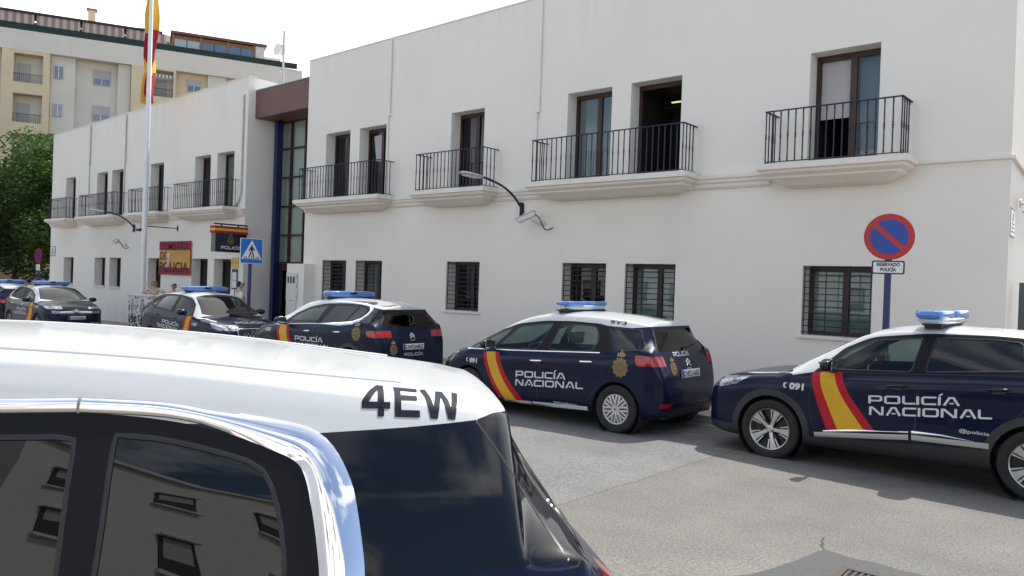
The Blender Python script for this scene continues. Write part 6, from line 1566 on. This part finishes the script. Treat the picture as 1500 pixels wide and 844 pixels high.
    b = MB(); b.prism([(x*.024, z*.007+1.553) for x, z in disc_poly(10)], -.092, -.06); b.build('mouth', 'decal_red', body)
    for s_ in (-1, 1): b = MB(); b.prism([(x*.014, z*.028+1.605) for x, z in disc_poly(10)], s_*.078-.006, s_*.078+.006, 'x'); b.build('ear', 'skin', body)
    if bag: b = MB(); b.tube([(.12, .12, 1.42), (.0, .15, 1.2), (-.17, .11, .98)], .012, 6); b.tube([(.12, .12, 1.42), (.1, -.08, 1.38), (-.02, -.14, 1.15), (-.17, -.05, .98)], .012, 6); b.build('bag_strap', 'cloth_black', o)
    return o
person(-28.3, 12.75, R(58), 1.82, 'blonde woman in sunglasses and pale top reaching her arm out', 'hair_blonde', 'cloth_cream', 'cloth_white', [[(-.30, -.16, 1.22), (-.12, -.36, 1.24)], [(.34, -.24, 1.27), (.40, -.50, 1.30)]], True, .38)
person(-26.35, 12.55, R(38), 1.70, 'dark-haired woman in sunglasses standing under the painted board', 'hair_dark', 'cloth_olive', 'denim', [[(-.23, .02, 1.12), (-.24, -.10, .90)], [(.23, .02, 1.12), (.24, -.10, .90)]], True, .0)
person(-22.35, 12.75, R(165), 1.84, 'dark-haired person in a white shirt with a shoulder strap, facing the entrance', 'hair_dark', 'cloth_white', 'denim', [[(-.23, .02, 1.12), (-.20, -.14, .92)], [(.23, .02, 1.12), (.20, -.14, .92)]], False, .1, True)
# ================================================================== TREES
def leafmat(name, c1, c2):
    m = mat(name, c1, .6); t = m.node_tree; b = t.nodes['Principled BSDF']; g = t.nodes.new('ShaderNodeNewGeometry'); x = t.nodes.new('ShaderNodeMix'); x.data_type = 'RGBA'
    x.inputs['A'].default_value = (*c1, 1); x.inputs['B'].default_value = (*c2, 1); t.links.new(g.outputs['Random Per Island'], x.inputs['Factor']); t.links.new(x.outputs['Result'], b.inputs['Base Color'])
    tr = t.nodes.new('ShaderNodeBsdfTranslucent'); t.links.new(x.outputs['Result'], tr.inputs[0]); ms = t.nodes.new('ShaderNodeMixShader'); ms.inputs[0].default_value = .35
    o = [n for n in t.nodes if n.type == 'OUTPUT_MATERIAL'][0]; t.links.new(b.outputs[0], ms.inputs[1]); t.links.new(tr.outputs[0], ms.inputs[2]); t.links.new(ms.outputs[0], o.inputs['Surface'])
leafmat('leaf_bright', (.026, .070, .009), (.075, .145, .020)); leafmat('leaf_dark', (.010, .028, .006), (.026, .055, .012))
mat('bark', (.11, .085, .06), .9, nscale=6, namp=.4, bump=.5, bscale=14)
def tree(x, y, h, rad, label, leaf, n=9000, seed=1, th=None, group=None, size=.2):
    rn = random.Random(seed); g = gz(x); o = empty('tree', (x, y, g), label=label, cat='tree', group='trees beside the police station'); th = th or h*.28
    t = MB(); top = (rn.uniform(-.4, .4), rn.uniform(-.4, .4), h*.75)
    t.tube([(0, 0, 0), (.08, 0, th*.5), (.1, .05, th), (top[0]*.6, top[1]*.6, h*.52), top], [h*.03, h*.024, h*.02, h*.012, h*.004], 8)
    centres = []
    for k in range(13):
        a = 2.4*k+rn.random(); z = th+(h*.86-th)*((k+.5)/13)**.8; rr = rad*(.80-.35*abs((z-h*.5)/(h*.5)))*rn.uniform(.55, 1.0)
        e = Vector((math.cos(a)*rr, math.sin(a)*rr, z+rn.uniform(0, h*.10))); s_ = Vector((0, 0, max(th, z-h*.16)))
        mid = s_.lerp(e, .5)+Vector((0, 0, .25)); t.tube([s_, mid, e], [h*.010, h*.006, h*.002], 6); centres.append((e, rad*rn.uniform(.30, .48)))
        centres.append((mid+Vector((rn.uniform(-.6, .6), rn.uniform(-.6, .6), .3)), rad*rn.uniform(.25, .38)))
    centres.append((Vector((0, 0, h*.88)), rad*.36)); t.build('trunk', 'bark', o, smooth=True)
    L_ = MB(); vs = []; fs = []
    tw = sum(c[1]**2 for c in centres)
    for c, r in centres:
        m_ = int(n*r*r/tw)
        for q in range(m_):
            d = Vector((rn.gauss(0, 1), rn.gauss(0, 1), rn.gauss(0, 1))).normalized(); p = c+Vector((d.x, d.y, d.z*.7))*r*rn.uniform(.45, 1.08)
            s2 = size*rn.uniform(.6, 1.3); a = Vector((rn.gauss(0, 1), rn.gauss(0, 1), rn.gauss(0, .5))).normalized(); bb = a.cross(Vector((rn.gauss(0, 1), rn.gauss(0, 1), rn.gauss(0, 1)))).normalized()
            i = len(vs); vs += [tuple(p-a*s2), tuple(p+bb*s2*.45), tuple(p+a*s2), tuple(p-bb*s2*.45)]; fs.append((i, i+1, i+2, i+3))
    L_.add(vs, fs); L_.build('crown', leaf, o, fix=False)
    return o
tree(-53.8, 18.2, 10.9, 4.9, 'tall leafy tree with sunlit top rising beside the left end of the police station', 'leaf_bright', 30000, 2, 2.6, size=.13)
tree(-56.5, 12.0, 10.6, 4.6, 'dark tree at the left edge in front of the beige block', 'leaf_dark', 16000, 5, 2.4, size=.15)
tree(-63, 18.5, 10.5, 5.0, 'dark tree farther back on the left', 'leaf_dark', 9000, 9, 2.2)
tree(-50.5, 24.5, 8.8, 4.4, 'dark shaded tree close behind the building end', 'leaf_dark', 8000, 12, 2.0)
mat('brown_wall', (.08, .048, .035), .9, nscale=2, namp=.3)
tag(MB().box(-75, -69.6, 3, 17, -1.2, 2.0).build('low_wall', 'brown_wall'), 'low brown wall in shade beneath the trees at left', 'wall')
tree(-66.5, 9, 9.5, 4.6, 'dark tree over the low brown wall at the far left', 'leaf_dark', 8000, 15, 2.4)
